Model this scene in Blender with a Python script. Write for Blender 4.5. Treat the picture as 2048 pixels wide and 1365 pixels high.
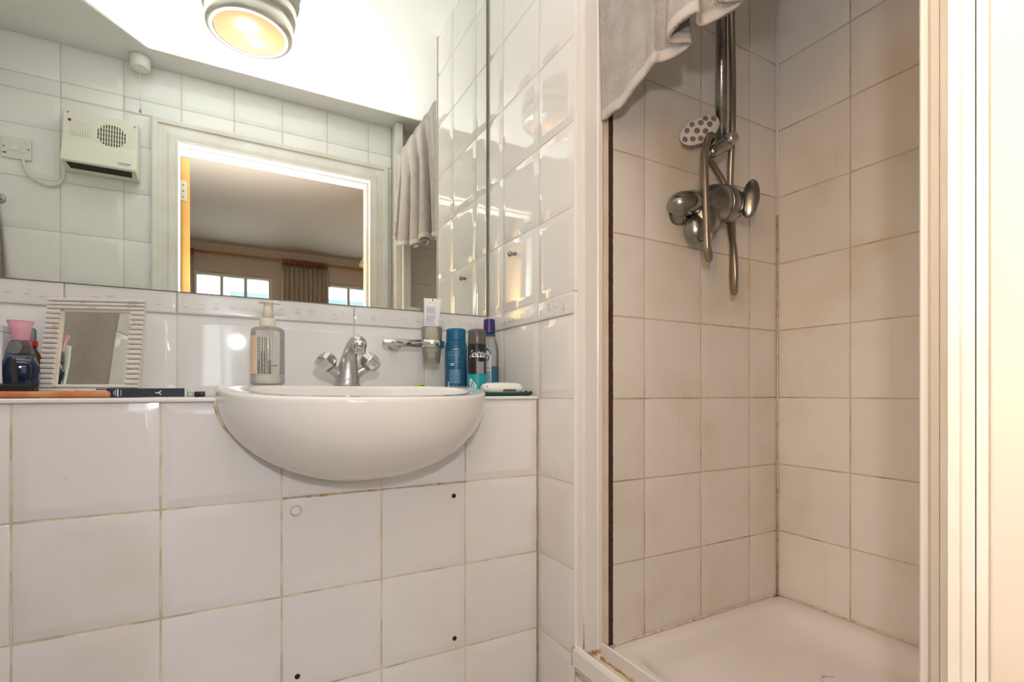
import bpy, bmesh, math, random
from mathutils import Vector, Matrix
random.seed(7)
PI = math.pi
scene = bpy.context.scene
C = scene.collection
for o in list(bpy.data.objects):
    bpy.data.objects.remove(o)

# ------------------------------------------------------------------ camera
Z0 = 0.90                       # camera height above the floor; room numbers below are relative to it
TH = math.radians(28.858)
cam_d = bpy.data.cameras.new('camera')
cam = bpy.data.objects.new('camera', cam_d); C.objects.link(cam)
cam.location = (0, 0, Z0)
cam.rotation_euler = (PI/2, 0, -TH)
cam_d.sensor_width = 36.0
cam_d.lens = 1003.5/2048*36.0
cam_d.shift_y = (784-682.5)/2048
cam_d.clip_start = 0.01
scene.camera = cam

# ------------------------------------------------------------------ world, flash, exposure
world = bpy.data.worlds.new('world'); scene.world = world; world.use_nodes = True
wn = world.node_tree.nodes
wn['Background'].inputs[0].default_value = (0.93, 0.97, 1.0, 1)
wn['Background'].inputs[1].default_value = 5.0
FLASH = (0.016, -0.08, 0.27)
fl = bpy.data.lights.new('camera_flash', 'SPOT')
fl.energy = 150; fl.color = (1.0, 0.985, 0.99); fl.shadow_soft_size = 0.026
fl.spot_size = math.radians(132); fl.spot_blend = 1.0
flo = bpy.data.objects.new('camera_flash', fl); C.objects.link(flo)
flo.location = (FLASH[0], FLASH[1], FLASH[2]+Z0)
flo.rotation_euler = Vector((-0.20, 0.16, 0.96)).to_track_quat('-Z', 'Y').to_euler()
fd = bpy.data.lights.new('flash_fill', 'POINT')          # fill added at the flash position to brighten the lower shower
fd.energy = 11; fd.color = fl.color; fd.shadow_soft_size = 0.03
fdo = bpy.data.objects.new('flash_fill', fd); C.objects.link(fdo); fdo.location = flo.location
scene.view_settings.view_transform = 'Standard'
scene.view_settings.look = 'None'
scene.view_settings.gamma = 1.0
scene.view_settings.use_curve_mapping = False
scene.view_settings.exposure = 0.38

# ------------------------------------------------------------------ materials
def new_mat(name):
    m = bpy.data.materials.new(name); m.use_nodes = True
    return m, m.node_tree.nodes, m.node_tree.links, m.node_tree.nodes['Principled BSDF']
def mat(name, col, rough=0.5, metal=0.0, spec=0.5, trans=0.0, ior=1.45, bump=0.0, bscale=200, coat=0.0, sheen=0.0, sss=0.0,
        var=None, vscale=6.0, vamt=0.5, em=None, ems=0.0):
    m, N, L, b = new_mat(name)
    b.inputs['Base Color'].default_value = (*col, 1); b.inputs['Roughness'].default_value = rough
    b.inputs['Metallic'].default_value = metal; b.inputs['Specular IOR Level'].default_value = spec
    b.inputs['Transmission Weight'].default_value = trans; b.inputs['IOR'].default_value = ior
    b.inputs['Coat Weight'].default_value = coat; b.inputs['Sheen Weight'].default_value = sheen
    if sss: b.inputs['Subsurface Weight'].default_value = sss; b.inputs['Subsurface Radius'].default_value = (.01, .01, .01)
    if em: b.inputs['Emission Color'].default_value = (*em, 1); b.inputs['Emission Strength'].default_value = ems
    tc = N.new('ShaderNodeTexCoord')
    if bump:
        n = N.new('ShaderNodeTexNoise'); n.inputs['Scale'].default_value = bscale; n.inputs['Detail'].default_value = 3
        L.new(tc.outputs['Object'], n.inputs['Vector'])
        bp = N.new('ShaderNodeBump'); bp.inputs['Strength'].default_value = bump; bp.inputs['Distance'].default_value = 0.002
        L.new(n.outputs['Fac'], bp.inputs['Height']); L.new(bp.outputs['Normal'], b.inputs['Normal'])
    if var:
        g = N.new('ShaderNodeNewGeometry')
        n2 = N.new('ShaderNodeTexNoise'); n2.inputs['Scale'].default_value = vscale; n2.inputs['Detail'].default_value = 5
        L.new(g.outputs['Position'], n2.inputs['Vector'])
        r = N.new('ShaderNodeValToRGB'); r.color_ramp.elements[0].position = 0.5-0.25*vamt; r.color_ramp.elements[1].position = 0.5+0.25
        r.color_ramp.elements[0].color = (*col, 1); r.color_ramp.elements[1].color = (*var, 1)
        L.new(n2.outputs['Fac'], r.inputs['Fac']); L.new(r.outputs['Color'], b.inputs['Base Color'])
    return m
def terry(m):
    for n in m.node_tree.nodes:
        if n.type == 'BUMP': n.inputs['Distance'].default_value = .006
        if n.type == 'TEX_NOISE' and n.inputs['Scale'].default_value > 400: n.inputs['Scale'].default_value = 330
    return m
def thin_glass(name, tint=(1, 1, 1), white=0.0, rough=0.02, gloss=0.08, wcol=(.9, .9, .88)):
    m = bpy.data.materials.new(name); m.use_nodes = True; N = m.node_tree.nodes; L = m.node_tree.links; N.clear()
    out = N.new('ShaderNodeOutputMaterial'); t = N.new('ShaderNodeBsdfTransparent'); t.inputs[0].default_value = (*tint, 1)
    g = N.new('ShaderNodeBsdfGlossy'); g.inputs['Roughness'].default_value = rough
    d = N.new('ShaderNodeBsdfDiffuse'); d.inputs[0].default_value = (*wcol, 1)
    tl = N.new('ShaderNodeBsdfTranslucent'); tl.inputs[0].default_value = (*wcol, 1)
    a = N.new('ShaderNodeMixShader'); a.inputs[0].default_value = 0.5; L.new(d.outputs[0], a.inputs[1]); L.new(tl.outputs[0], a.inputs[2])
    s1 = N.new('ShaderNodeMixShader'); s1.inputs[0].default_value = white; L.new(t.outputs[0], s1.inputs[1]); L.new(a.outputs[0], s1.inputs[2])
    fr = N.new('ShaderNodeFresnel'); fr.inputs[0].default_value = 1.4
    mx = N.new('ShaderNodeMath'); mx.operation = 'MULTIPLY'; mx.inputs[1].default_value = gloss*10
    L.new(fr.outputs[0], mx.inputs[0])
    s2 = N.new('ShaderNodeMixShader'); L.new(mx.outputs[0], s2.inputs[0]); L.new(s1.outputs[0], s2.inputs[1]); L.new(g.outputs[0], s2.inputs[2])
    L.new(s2.outputs[0], out.inputs[0])
    return m
def tile_mat(name, base, stain, amt, scale, rough=0.13):
    m, N, L, b = new_mat(name)
    g = N.new('ShaderNodeNewGeometry')
    oi = N.new('ShaderNodeObjectInfo')
    n = N.new('ShaderNodeTexNoise'); n.inputs['Scale'].default_value = scale; n.inputs['Detail'].default_value = 4
    L.new(g.outputs['Position'], n.inputs['Vector'])
    r = N.new('ShaderNodeValToRGB'); r.color_ramp.elements[0].position = .52; r.color_ramp.elements[1].position = .78
    r.color_ramp.elements[0].color = (0, 0, 0, 1); r.color_ramp.elements[1].color = (amt, amt, amt, 1)
    L.new(n.outputs['Fac'], r.inputs['Fac'])
    # vertical run marks
    mp = N.new('ShaderNodeMapping'); mp.inputs['Scale'].default_value = (70, 70, 2.2)
    L.new(g.outputs['Position'], mp.inputs['Vector'])
    n2 = N.new('ShaderNodeTexNoise'); n2.inputs['Scale'].default_value = 1.0; n2.inputs['Detail'].default_value = 2
    L.new(mp.outputs['Vector'], n2.inputs['Vector'])
    r2 = N.new('ShaderNodeValToRGB'); r2.color_ramp.elements[0].position = .62; r2.color_ramp.elements[1].position = .80
    r2.color_ramp.elements[0].color = (0, 0, 0, 1); r2.color_ramp.elements[1].color = (amt*.35, amt*.35, amt*.35, 1)
    L.new(n2.outputs['Fac'], r2.inputs['Fac'])
    ad = N.new('ShaderNodeMath'); ad.operation = 'ADD'; ad.use_clamp = True
    L.new(r.outputs['Color'], ad.inputs[0]); L.new(r2.outputs['Color'], ad.inputs[1])
    # specks
    n3 = N.new('ShaderNodeTexVoronoi'); n3.inputs['Scale'].default_value = 26
    L.new(g.outputs['Position'], n3.inputs['Vector'])
    r3 = N.new('ShaderNodeValToRGB'); r3.color_ramp.elements[0].position = .018; r3.color_ramp.elements[1].position = .034
    r3.color_ramp.elements[0].color = (.55, .55, .55, 1); r3.color_ramp.elements[1].color = (0, 0, 0, 1)
    L.new(n3.outputs['Distance'], r3.inputs['Fac'])
    mxc = N.new('ShaderNodeMixRGB'); mxc.inputs[1].default_value = (*base, 1); mxc.inputs[2].default_value = (*stain, 1)
    L.new(ad.outputs[0], mxc.inputs[0])
    hv = N.new('ShaderNodeHueSaturation')
    mv = N.new('ShaderNodeMapRange'); mv.inputs['To Min'].default_value = .965; mv.inputs['To Max'].default_value = 1.02
    L.new(oi.outputs['Random'], mv.inputs['Value']); L.new(mv.outputs[0], hv.inputs['Value']); L.new(mxc.outputs[0], hv.inputs['Color'])
    mx2 = N.new('ShaderNodeMixRGB'); mx2.inputs[2].default_value = (.22, .17, .12, 1)
    L.new(r3.outputs['Color'], mx2.inputs[0]); L.new(hv.outputs[0], mx2.inputs[1]); L.new(mx2.outputs[0], b.inputs['Base Color'])
    b.inputs['Roughness'].default_value = rough; b.inputs['Specular IOR Level'].default_value = .5
    nb = N.new('ShaderNodeTexNoise'); nb.inputs['Scale'].default_value = 14; nb.inputs['Detail'].default_value = 1
    L.new(g.outputs['Position'], nb.inputs['Vector'])
    bp = N.new('ShaderNodeBump'); bp.inputs['Strength'].default_value = .05; bp.inputs['Distance'].default_value = .002
    L.new(nb.outputs['Fac'], bp.inputs['Height']); L.new(bp.outputs[0], b.inputs['Normal'])
    return m
M = {}
M['tile'] = tile_mat('glazed_tile', (.81, .785, .775), (.71, .63, .51), .5, 5, .07)
M['tile_top'] = tile_mat('glazed_tile_clean', (.83, .82, .80), (.77, .72, .64), .25, 5, .05)
M['tile_back'] = tile_mat('glazed_tile_lightened', (.90, .90, .885), (.84, .80, .72), .2, 5, .08)  # same tile, lightened to stand in for flash light bounced off the mirror
M['tile_shower'] = tile_mat('shower_tile', (.845, .80, .755), (.71, .635, .49), .75, 4.5, .2)
M['border'] = mat('border_tile', (.78, .765, .745), .1)
M['grout'] = mat('grout', (.74, .65, .50), .9, var=(.46, .35, .21), vscale=22, vamt=.2)
M['grout_top'] = mat('grout_clean', (.74, .70, .62), .9, var=(.62, .54, .42), vscale=20)
M['grout_shower'] = mat('grout_shower', (.68, .57, .42), .9, var=(.30, .20, .11), vscale=14, vamt=.0)
M['paint'] = mat('white_paint', (.86, .86, .85), .6, bump=.06, bscale=90)
M['gloss'] = mat('white_gloss_wood', (.87, .86, .82), .28, var=(.78, .74, .66), vscale=9)
M['cream'] = mat('cream_gloss_wood', (.80, .74, .67), .3, var=(.78, .69, .60), vscale=7)
M['pvc'] = mat('white_pvc', (.83, .80, .77), .25)
M['pvc_old'] = mat('yellowed_pvc', (.78, .69, .57), .35, var=(.70, .56, .40), vscale=16)
M['rust'] = mat('rusty_sealant', (.45, .27, .12), .8, var=(.74, .62, .45), vscale=60)
M['mould'] = mat('mouldy_seal', (.045, .022, .012), .9, var=(.10, .055, .03), vscale=120)
M['silicone'] = mat('silicone', (.76, .66, .52), .5, var=(.42, .27, .14), vscale=55, vamt=0.0)
M['ceramic'] = mat('ceramic', (.83, .80, .765), .08, coat=.3)
M['acrylic'] = mat('tray_acrylic', (.84, .79, .75), .22)
M['mirror'] = mat('mirror_silver', (.89, .93, .87), .0, metal=1.0)
M['mirror_edge'] = mat('mirror_edge', (.10, .13, .11), .2)
M['chrome'] = mat('chrome', (.66, .65, .63), .14, metal=1.0)
M['chrome_dull'] = mat('limescaled_chrome', (.38, .37, .355), .26, metal=1.0, bump=.2, bscale=300, var=(.24, .235, .225), vscale=40)
M['chrome_grey'] = mat('dull_chrome_grey', (.52, .51, .50), .34, metal=.85, bump=.2, bscale=350)
M['hose'] = mat('hose_metal', (.36, .30, .24), .35, metal=.9)
M['nickel'] = mat('brushed_nickel', (.74, .71, .65), .3, metal=1.0, bump=.1, bscale=60)
M['white_plastic'] = mat('white_plastic', (.83, .82, .77), .35)
M['ivory'] = mat('ivory_plastic', (.80, .79, .68), .4)
M['cream_plastic'] = mat('cream_plastic', (.78, .72, .58), .4)
M['dark'] = mat('dark_inside', (.02, .018, .012), .6)
M['slot'] = mat('grille_slot', (.10, .09, .065), .7)
M['red'] = mat('red_lens', (.45, .02, .03), .25)
M['towel'] = mat('terry_towel', (.54, .50, .475), .95, sheen=.2, bump=1.0, bscale=420, var=(.44, .405, .38), vscale=30)
M['towel_beige'] = mat('beige_terry', (.50, .43, .375), .95, sheen=.4, bump=1.0, bscale=420, var=(.44, .375, .32), vscale=30)
M['hem'] = mat('towel_hem', (.54, .50, .475), .85, bump=.4, bscale=260)
M['pine'] = mat('pine_edge', (.66, .36, .10), .45, var=(.70, .42, .15), vscale=12)
M['zinc'] = mat('zinc_plate', (.60, .60, .52), .4, metal=.4)
M['frame_white'] = mat('distressed_white', (.80, .75, .69), .55, var=(.62, .50, .36), vscale=45, vamt=-.4)
M['bluecan'] = mat('blue_plastic', (.005, .10, .21), .3)
M['bluecap'] = mat('blue_cap', (.006, .13, .25), .35)
M['black'] = mat('black_print', (.012, .012, .014), .3)
M['darkcap'] = mat('smoke_cap', (.10, .09, .085), .25)
M['teal'] = mat('teal_print', (.005, .33, .36), .3)
M['greyprint'] = mat('grey_print', (.28, .27, .27), .5)
M['white_ink'] = mat('white_ink', (.80, .84, .86), .5)
M['paleblue_ink'] = mat('pale_blue_ink', (.22, .42, .54), .5)
M['black_ink'] = mat('black_ink', (.03, .03, .035), .5)
M['blue_ink'] = mat('blue_grey_ink', (.30, .31, .46), .6)
M['purplecap'] = mat('navy_purple_cap', (.035, .022, .16), .3)
M['clear'] = thin_glass('clear_plastic', (.97, .98, .97), .06)
M['clear_cloudy'] = thin_glass('cloudy_plastic', (.97, .96, .93), .22)
M['frosted'] = thin_glass('frosted_plastic', (.90, .90, .84), .26, rough=.25, wcol=(.80, .80, .70))
M['pane'] = thin_glass('window_glass', (.97, .99, .98), .0, gloss=.06)
M['mouthwash'] = mat('blue_liquid', (.01, .20, .36), .08)
M['lotion'] = mat('white_lotion', (.80, .77, .70), .3, sss=.1)
M['label_peach'] = mat('peach_label', (.80, .60, .42), .5)
M['white_label'] = mat('white_label', (.82, .82, .82), .4)
M['limescale'] = mat('yellow_residue', (.62, .56, .30), .6)
M['pink'] = mat('pink_plastic', (.80, .20, .28), .4)
M['pinkcap'] = mat('pink_cap', (.72, .36, .44), .35)
M['perfume'] = mat('blue_perfume', (.006, .018, .05), .05, coat=.5)
M['perfume_glass'] = thin_glass('grey_glass', (.72, .75, .78), .1)
M['amber'] = mat('amber_glass', (.10, .035, .01), .12)
M['redbit'] = mat('red_plastic', (.50, .03, .03), .3)
M['orangewood'] = mat('orange_wood', (.58, .17, .05), .35, var=(.66, .34, .14), vscale=25)
M['bristle'] = mat('black_bristle', (.012, .012, .011), .7)
M['navy'] = mat('navy_card', (.012, .016, .035), .45)
M['silver'] = mat('silver_card', (.66, .66, .66), .35)
M['scourer'] = mat('green_scourer', (.015, .06, .045), .95, bump=1, bscale=300)
M['soapgreen'] = mat('green_soap', (.45, .60, .10), .4, sss=.1)
M['darkleaf'] = mat('dark_leaf', (.08, .13, .03), .5)
M['greenplastic'] = mat('green_plastic', (.22, .50, .06), .4)
M['brushwhite'] = mat('brush_white', (.70, .66, .64), .4)
M['brushgrey'] = mat('brush_grey', (.20, .17, .17), .5)
M['brushpink'] = mat('brush_bristle', (.66, .44, .36), .8, bump=1, bscale=200)
M['grub'] = mat('steel_peg', (.34, .31, .27), .4, metal=.7)
M['hole'] = mat('rusty_hole', (.03, .018, .01), .8)
M['bed_wall'] = mat('bedroom_wall', (.62, .53, .45), .8)
M['bed_ceil'] = mat('bedroom_ceiling', (.62, .54, .475), .8)
M['bed_floor'] = mat('bedroom_carpet', (.36, .30, .24), .95, bump=.6, bscale=150)
M['floor'] = mat('vinyl_floor', (.55, .50, .44), .45, var=(.48, .43, .37), vscale=12)
M['curtain'] = mat('linen_curtain', (.52, .45, .36), .9, bump=.4, bscale=300)
M['polewood'] = mat('pole_wood', (.42, .20, .08), .4)
M['ringwood'] = mat('ring_wood', (.28, .10, .045), .4)
M['upvc'] = mat('window_frame', (.72, .70, .66), .35)
M['shade'] = mat('lamp_shade', (.80, .66, .48), .8)
M['roof'] = mat('far_roof', (.11, .15, .17), .8)
M['brickfar'] = mat('far_wall', (.16, .175, .18), .85)
terry(M['towel']); terry(M['towel_beige'])
def opal():
    m = bpy.data.materials.new('opal_glass'); m.use_nodes = True; N = m.node_tree.nodes; L = m.node_tree.links; N.clear()
    out = N.new('ShaderNodeOutputMaterial')
    tl = N.new('ShaderNodeBsdfTranslucent'); tl.inputs[0].default_value = (.95, .80, .60, 1)
    d = N.new('ShaderNodeBsdfDiffuse'); d.inputs[0].default_value = (.62, .52, .40, 1)
    g = N.new('ShaderNodeBsdfGlossy'); g.inputs['Roughness'].default_value = .2
    a = N.new('ShaderNodeMixShader'); a.inputs[0].default_value = .45; L.new(tl.outputs[0], a.inputs[1]); L.new(d.outputs[0], a.inputs[2])
    b = N.new('ShaderNodeMixShader'); b.inputs[0].default_value = .05; L.new(a.outputs[0], b.inputs[1]); L.new(g.outputs[0], b.inputs[2])
    L.new(b.outputs[0], out.inputs[0]); return m
M['opal'] = opal()

# ------------------------------------------------------------------ mesh helpers (room coordinates, z relative to the camera)
class MB:
    def __init__(s): s.v = []; s.f = []; s.sm = []
    def add(s, vs, fs, smooth=True, mtx=None):
        k = len(s.v)
        s.v += [tuple(mtx @ Vector(p)) if mtx else tuple(p) for p in vs]
        s.f += [tuple(i+k for i in f) for f in fs]; s.sm += [smooth]*len(fs); return s
    def box(s, x0, x1, y0, y1, z0, z1, mtx=None):
        v = [(x, y, z) for z in (z0, z1) for y in (y0, y1) for x in (x0, x1)]
        return s.add(v, [(0, 2, 3, 1), (4, 5, 7, 6), (0, 1, 5, 4), (2, 6, 7, 3), (0, 4, 6, 2), (1, 3, 7, 5)], False, mtx)
    def lathe(s, prof, n=32, mtx=None, smooth=True, sx=1, sy=1, cap=True):
        v = []; f = []
        for r, z in prof:
            for i in range(n):
                a = 2*PI*i/n; v.append((r*math.cos(a)*sx, r*math.sin(a)*sy, z))
        for k in range(len(prof)-1):
            for i in range(n):
                j = (i+1) % n; f.append((k*n+i, k*n+j, (k+1)*n+j, (k+1)*n+i))
        s.add(v, f, smooth, mtx)
        if cap:
            b = len(s.v)-len(v)
            if prof[0][0] > 1e-5: s.f.append(tuple(b+i for i in reversed(range(n)))); s.sm.append(False)
            if prof[-1][0] > 1e-5: s.f.append(tuple(b+(len(prof)-1)*n+i for i in range(n))); s.sm.append(False)
        return s
    def tube(s, pts, rad, n=10, mtx=None, cap=True, flat=1.0):
        P = [Vector(p) for p in pts]; R = rad if hasattr(rad, '__len__') else [rad]*len(P)
        t = (P[1]-P[0]).normalized(); u = t.orthogonal().normalized(); v = []; f = []
        for i, p in enumerate(P):
            t2 = ((P[min(i+1, len(P)-1)]-P[max(i-1, 0)])).normalized()
            u = (u - t2*u.dot(t2)).normalized(); w = t2.cross(u)
            for k in range(n):
                a = 2*PI*k/n; v.append(p+u*(R[i]*math.cos(a))+w*(R[i]*math.sin(a)*flat))
        for i in range(len(P)-1):
            for k in range(n):
                j = (k+1) % n; f.append((i*n+k, i*n+j, (i+1)*n+j, (i+1)*n+k))
        if cap: f.append(tuple(reversed(range(n)))); f.append(tuple((len(P)-1)*n+k for k in range(n)))
        return s.add(v, f, True, mtx)
    def grid(s, fn, nu, nv, smooth=True, mtx=None, closeu=False):
        v = [fn(i/(nu if closeu else nu-1), j/(nv-1)) for j in range(nv) for i in range(nu)]; f = []
        for j in range(nv-1):
            for i in range(nu if closeu else nu-1):
                k = (i+1) % nu; f.append((j*nu+i, j*nu+k, (j+1)*nu+k, (j+1)*nu+i))
        return s.add(v, f, smooth, mtx)
    def prism(s, poly, a0, a1, axis='z', mtx=None, smooth=False):
        n = len(poly)
        def q(p, a): return {'z': (p[0], p[1], a), 'y': (p[0], a, p[1]), 'x': (a, p[0], p[1])}[axis]
        v = [q(p, a0) for p in poly]+[q(p, a1) for p in poly]
        f = [(i, (i+1) % n, n+(i+1) % n, n+i) for i in range(n)]
        k = len(s.v); s.add(v, f, smooth, mtx)
        s.f += [tuple(k+i for i in reversed(range(n))), tuple(k+n+i for i in range(n))]; s.sm += [False, False]
        return s
    def ball(s, c, r, n=20, m=12, mtx=None):
        rx, ry, rz = r if hasattr(r, '__len__') else (r, r, r)
        def fn(u, t):
            a = 2*PI*u; b = PI*(t-.5)*.999
            return (c[0]+rx*math.cos(b)*math.cos(a), c[1]+ry*math.cos(b)*math.sin(a), c[2]+rz*math.sin(b))
        return s.grid(fn, n, m, True, mtx, True)
    def mesh(s, name):
        me = bpy.data.meshes.new(name); me.from_pydata(s.v, [], s.f)
        me.polygons.foreach_set('use_smooth', s.sm); me.update()
        bm = bmesh.new(); bm.from_mesh(me); bmesh.ops.recalc_face_normals(bm, faces=bm.faces); bm.to_mesh(me); bm.free()
        return me
def wloc(o):
    v = Vector(o.location); p = o.parent
    while p: v += Vector(p.location); p = p.parent
    return v
def part(name, mb, m, parent=None, bevel=0, seg=2, subsurf=0, solid=0, origin=None):
    me = mb.mesh(name) if isinstance(mb, MB) else mb
    o = bpy.data.objects.new(name, me); C.objects.link(o); me.materials.append(M[m] if isinstance(m, str) else m)
    if parent is not None:
        o.parent = parent; off = wloc(parent)
    else: off = Vector((0, 0, 0))
    if origin is None:
        xs = [v.co for v in me.vertices]
        lo = [min(c[i] for c in xs) for i in range(3)]; hi = [max(c[i] for c in xs) for i in range(3)]
        org = Vector(((lo[0]+hi[0])/2, (lo[1]+hi[1])/2, lo[2]))
    else: org = Vector(origin)
    me.transform(Matrix.Translation(-org))
    o.location = org + Vector((0, 0, Z0)) - off
    if solid:
        d = o.modifiers.new('thick', 'SOLIDIFY'); d.thickness = solid; d.offset = 0
    if bevel:
        d = o.modifiers.new('bevel', 'BEVEL'); d.width = bevel; d.segments = seg; d.limit_method = 'ANGLE'; d.angle_limit = math.radians(40)
    if subsurf:
        d = o.modifiers.new('sub', 'SUBSURF'); d.levels = subsurf; d.render_levels = subsurf
    return o
def tag(o, label, cat, group=None, kind=None):
    o['label'] = label; o['category'] = cat
    if group: o['group'] = group
    if kind: o['kind'] = kind
    return o
def thing(name, label, cat, loc, group=None, kind=None):
    o = bpy.data.objects.new(name, None); C.objects.link(o); o.empty_display_size = .05
    o.location = (loc[0], loc[1], loc[2]+Z0); return tag(o, label, cat, group, kind)
def smooth_path(pts, n=12, closed=False):
    P = [Vector(p) for p in pts]; out = []
    for i in range(len(P)-1):
        a = P[i-1] if i else P[0]*2-P[1]; b = P[i]; c = P[i+1]; d = P[i+2] if i+2 < len(P) else P[-1]*2-P[-2]
        for k in range(n):
            t = k/n
            out.append(.5*((2*b)+(c-a)*t+(2*a-5*b+4*c-d)*t*t+(3*b-a-3*c+d)*t**3))
    out.append(P[-1]); return out
def text_mb(txt, size, mtx, wrap=None, shear=0.0, align='CENTER', bold=0.0):
    """flat lettering as a mesh; wrap=(radius) bends it round a vertical cylinder about local origin"""
    cu = bpy.data.curves.new('txt', 'FONT'); cu.body = txt; cu.size = size; cu.shear = shear; cu.align_x = align; cu.align_y = 'CENTER'
    cu.offset = bold; cu.resolution_u = 3
    ob = bpy.data.objects.new('txt', cu); C.objects.link(ob)
    dg = bpy.context.evaluated_depsgraph_get(); me = ob.evaluated_get(dg).to_mesh()
    vs = [Vector(v.co) for v in me.vertices]; fs = [tuple(p.vertices) for p in me.polygons]
    ob.evaluated_get(dg).to_mesh_clear(); bpy.data.objects.remove(ob); bpy.data.curves.remove(cu)
    mb = MB()
    if wrap:
        vs = [Vector((wrap*math.sin(v.x/wrap), -wrap*math.cos(v.x/wrap), v.y)) for v in vs]
    else:
        vs = [Vector((v.x, 0, v.y)) for v in vs]
    return mb.add(vs, fs, False, mtx)
def patch(mb, r, x0, x1, z0, z1, mtx, n=6):
    """a strip of print on a cylinder of radius r; x is arc length from the front (-Y)"""
    def fn(u, t):
        a = (x0+(x1-x0)*u)/r
        return (r*math.sin(a), -r*math.cos(a), z0+(z1-z0)*t)
    return mb.grid(fn, n, 2, True, mtx)
T = Matrix.Translation
def R(a, ax): return Matrix.Rotation(a, 4, ax)

# ------------------------------------------------------------------ tiles
tile_cache = {}
def tile_mesh(w, h, m, bev=1.0):
    key = (round(w, 4), round(h, 4), m, bev)
    if key in tile_cache: return tile_cache[key]
    v = []; f = []; sm = []
    rings = [(0, .009), (0, .0043*bev), (.0012, .0040*bev), (.0150, .0006*bev), (.0180, .00012*bev), (.023, 0)]
    fs = .22 if h < .1 else 1.0
    for ins, y in rings:
        a = w/2-min(ins*fs, w*.3); b = h/2-min(ins*fs, h*.3)
        v += [(-a, y, -b), (a, y, -b), (a, y, b), (-a, y, b)]
    for k in range(len(rings)-1):
        for i in range(4):
            j = (i+1) % 4; f.append((k*4+i, k*4+j, k*4+4+j, k*4+4+i)); sm.append(k > 0)
    k = (len(rings)-1)*4; f.append((k, k+1, k+2, k+3)); sm.append(True)
    f.append((3, 2, 1, 0)); sm.append(False)
    me = bpy.data.meshes.new('tile'); me.from_pydata(v, [], f); me.polygons.foreach_set('use_smooth', sm); me.update()
    me.materials.append(M[m]); tile_cache[key] = me; return me
GAP = .0013
def tiles(wall, face, us, vs, m, facing, skip=None, name='tile', bev=1.0, GAP=GAP):
    """us, vs: joint positions along the wall and up; facing '-y','-x','+y','+x'"""
    rz = {'-y': 0, '-x': -PI/2, '+y': PI, '+x': PI/2}[facing]; off = wloc(wall); out = []
    for i in range(len(us)-1):
        for j in range(len(vs)-1):
            a, b = sorted((us[i], us[i+1])); c, d = sorted((vs[j], vs[j+1]))
            if skip and skip(a, b, c, d): continue
            o = bpy.data.objects.new(name, tile_mesh(b-a-2*GAP, d-c-2*GAP, m, bev)); C.objects.link(o); o.parent = wall
            u = (a+b)/2; v = (c+d)/2
            p = Vector((u, face, v)) if facing[1] == 'y' else Vector((face, u, v))
            o.location = p+Vector((0, 0, Z0))-off; o.rotation_euler = (random.uniform(-.0015, .0015), 0, rz+random.uniform(-.0015, .0015))
            out.append((o, a, b, c, d))
    return out
def fr(a, b, n): return [a+(b-a)*i/n for i in range(n+1)]
ZS = -.017                                   # a joint line: the shelf edge
low = [ZS-.2*k for k in range(0, 5)][::-1]; low = [-.90]+[z for z in low if z > -.895]
up = [.2345+.2*k for k in range(0, 6)]+[1.387]
XL = -.87
def wallobj(name, mb, m, label, cat='wall'):
    o = part(name, mb, m); tag(o, label, cat, kind='structure'); return o

# ------------------------------------------------------------------ room shell
wallobj('floor', MB().box(XL-.03, 1.50, .13, 1.55, -.92, -.90), 'floor', 'beige bathroom floor under the basin and the shower tray', 'floor')
wallobj('ceiling', MB().box(XL-.03, 1.50, .13, 1.55, 1.387, 1.42), 'paint', 'white painted bathroom ceiling above the mirror', 'ceiling')
cols = [.689-.2023*k for k in range(0, 8)]; cols = sorted([XL]+[x for x in cols if x > XL+.02])
wb = wallobj('wall_basin', MB().box(XL, .69, 1.1175, 1.50, -.90, -.020), 'grout', 'boxed-in white tiled half wall below the shelf, carrying the basin')
for o, a, b, c, d in tiles(wb, 1.113, cols, low, 'tile', '-y', GAP=.0018): pass
for o, a, b, c, d in tiles(wb, 0, cols, [0, 1], 'tile', '-y', skip=lambda *q: True): pass
# shelf-top tiles
def shelf_tiles():
    off = wloc(wb)
    for i in range(len(cols)-1):
        for y0, y1 in ((1.116, 1.31), (1.31, 1.409)):
            o = bpy.data.objects.new('shelf_tile', tile_mesh(cols[i+1]-cols[i]-2*GAP, y1-y0-2*GAP, 'tile', .4)); C.objects.link(o); o.parent = wb
            o.location = Vector(((cols[i]+cols[i+1])/2, (y0+y1)/2, -.0115+Z0))-off; o.rotation_euler = (-PI/2, 0, 0)
shelf_tiles()
part('edge_trim', MB().box(XL, -.031, 1.108, 1.117, -.0195, -.0112), 'pvc', wb, bevel=.0025)
part('edge_trim', MB().box(.521, .688, 1.108, 1.117, -.0195, -.0112), 'pvc', wb, bevel=.0025)
hole_pos = [(.455, -.248), (.457, -.588), (.111, -.584)]
for x, z in hole_pos:
    part('screw_hole', MB().lathe([(.0055, .0), (.0052, .0012), (.003, .0004), (0, -.001)], 14, T((x, 1.1128, z)) @ R(PI/2, 'X')), 'hole', wb)
sc = part('screw_cap', MB().lathe([(.0095, 0), (.0095, .002), (.008, .0045), (.004, .006), (0, .0063)], 20, T((.1085, 1.1125, -.244)) @ R(PI/2, 'X')), 'pvc', wb)
part('cap_ring', MB().lathe([(.0112, 0), (.0112, .0012), (.0096, .0014)], 20, T((.1085, 1.1128, -.244)) @ R(PI/2, 'X')), 'grout_shower', sc)

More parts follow.
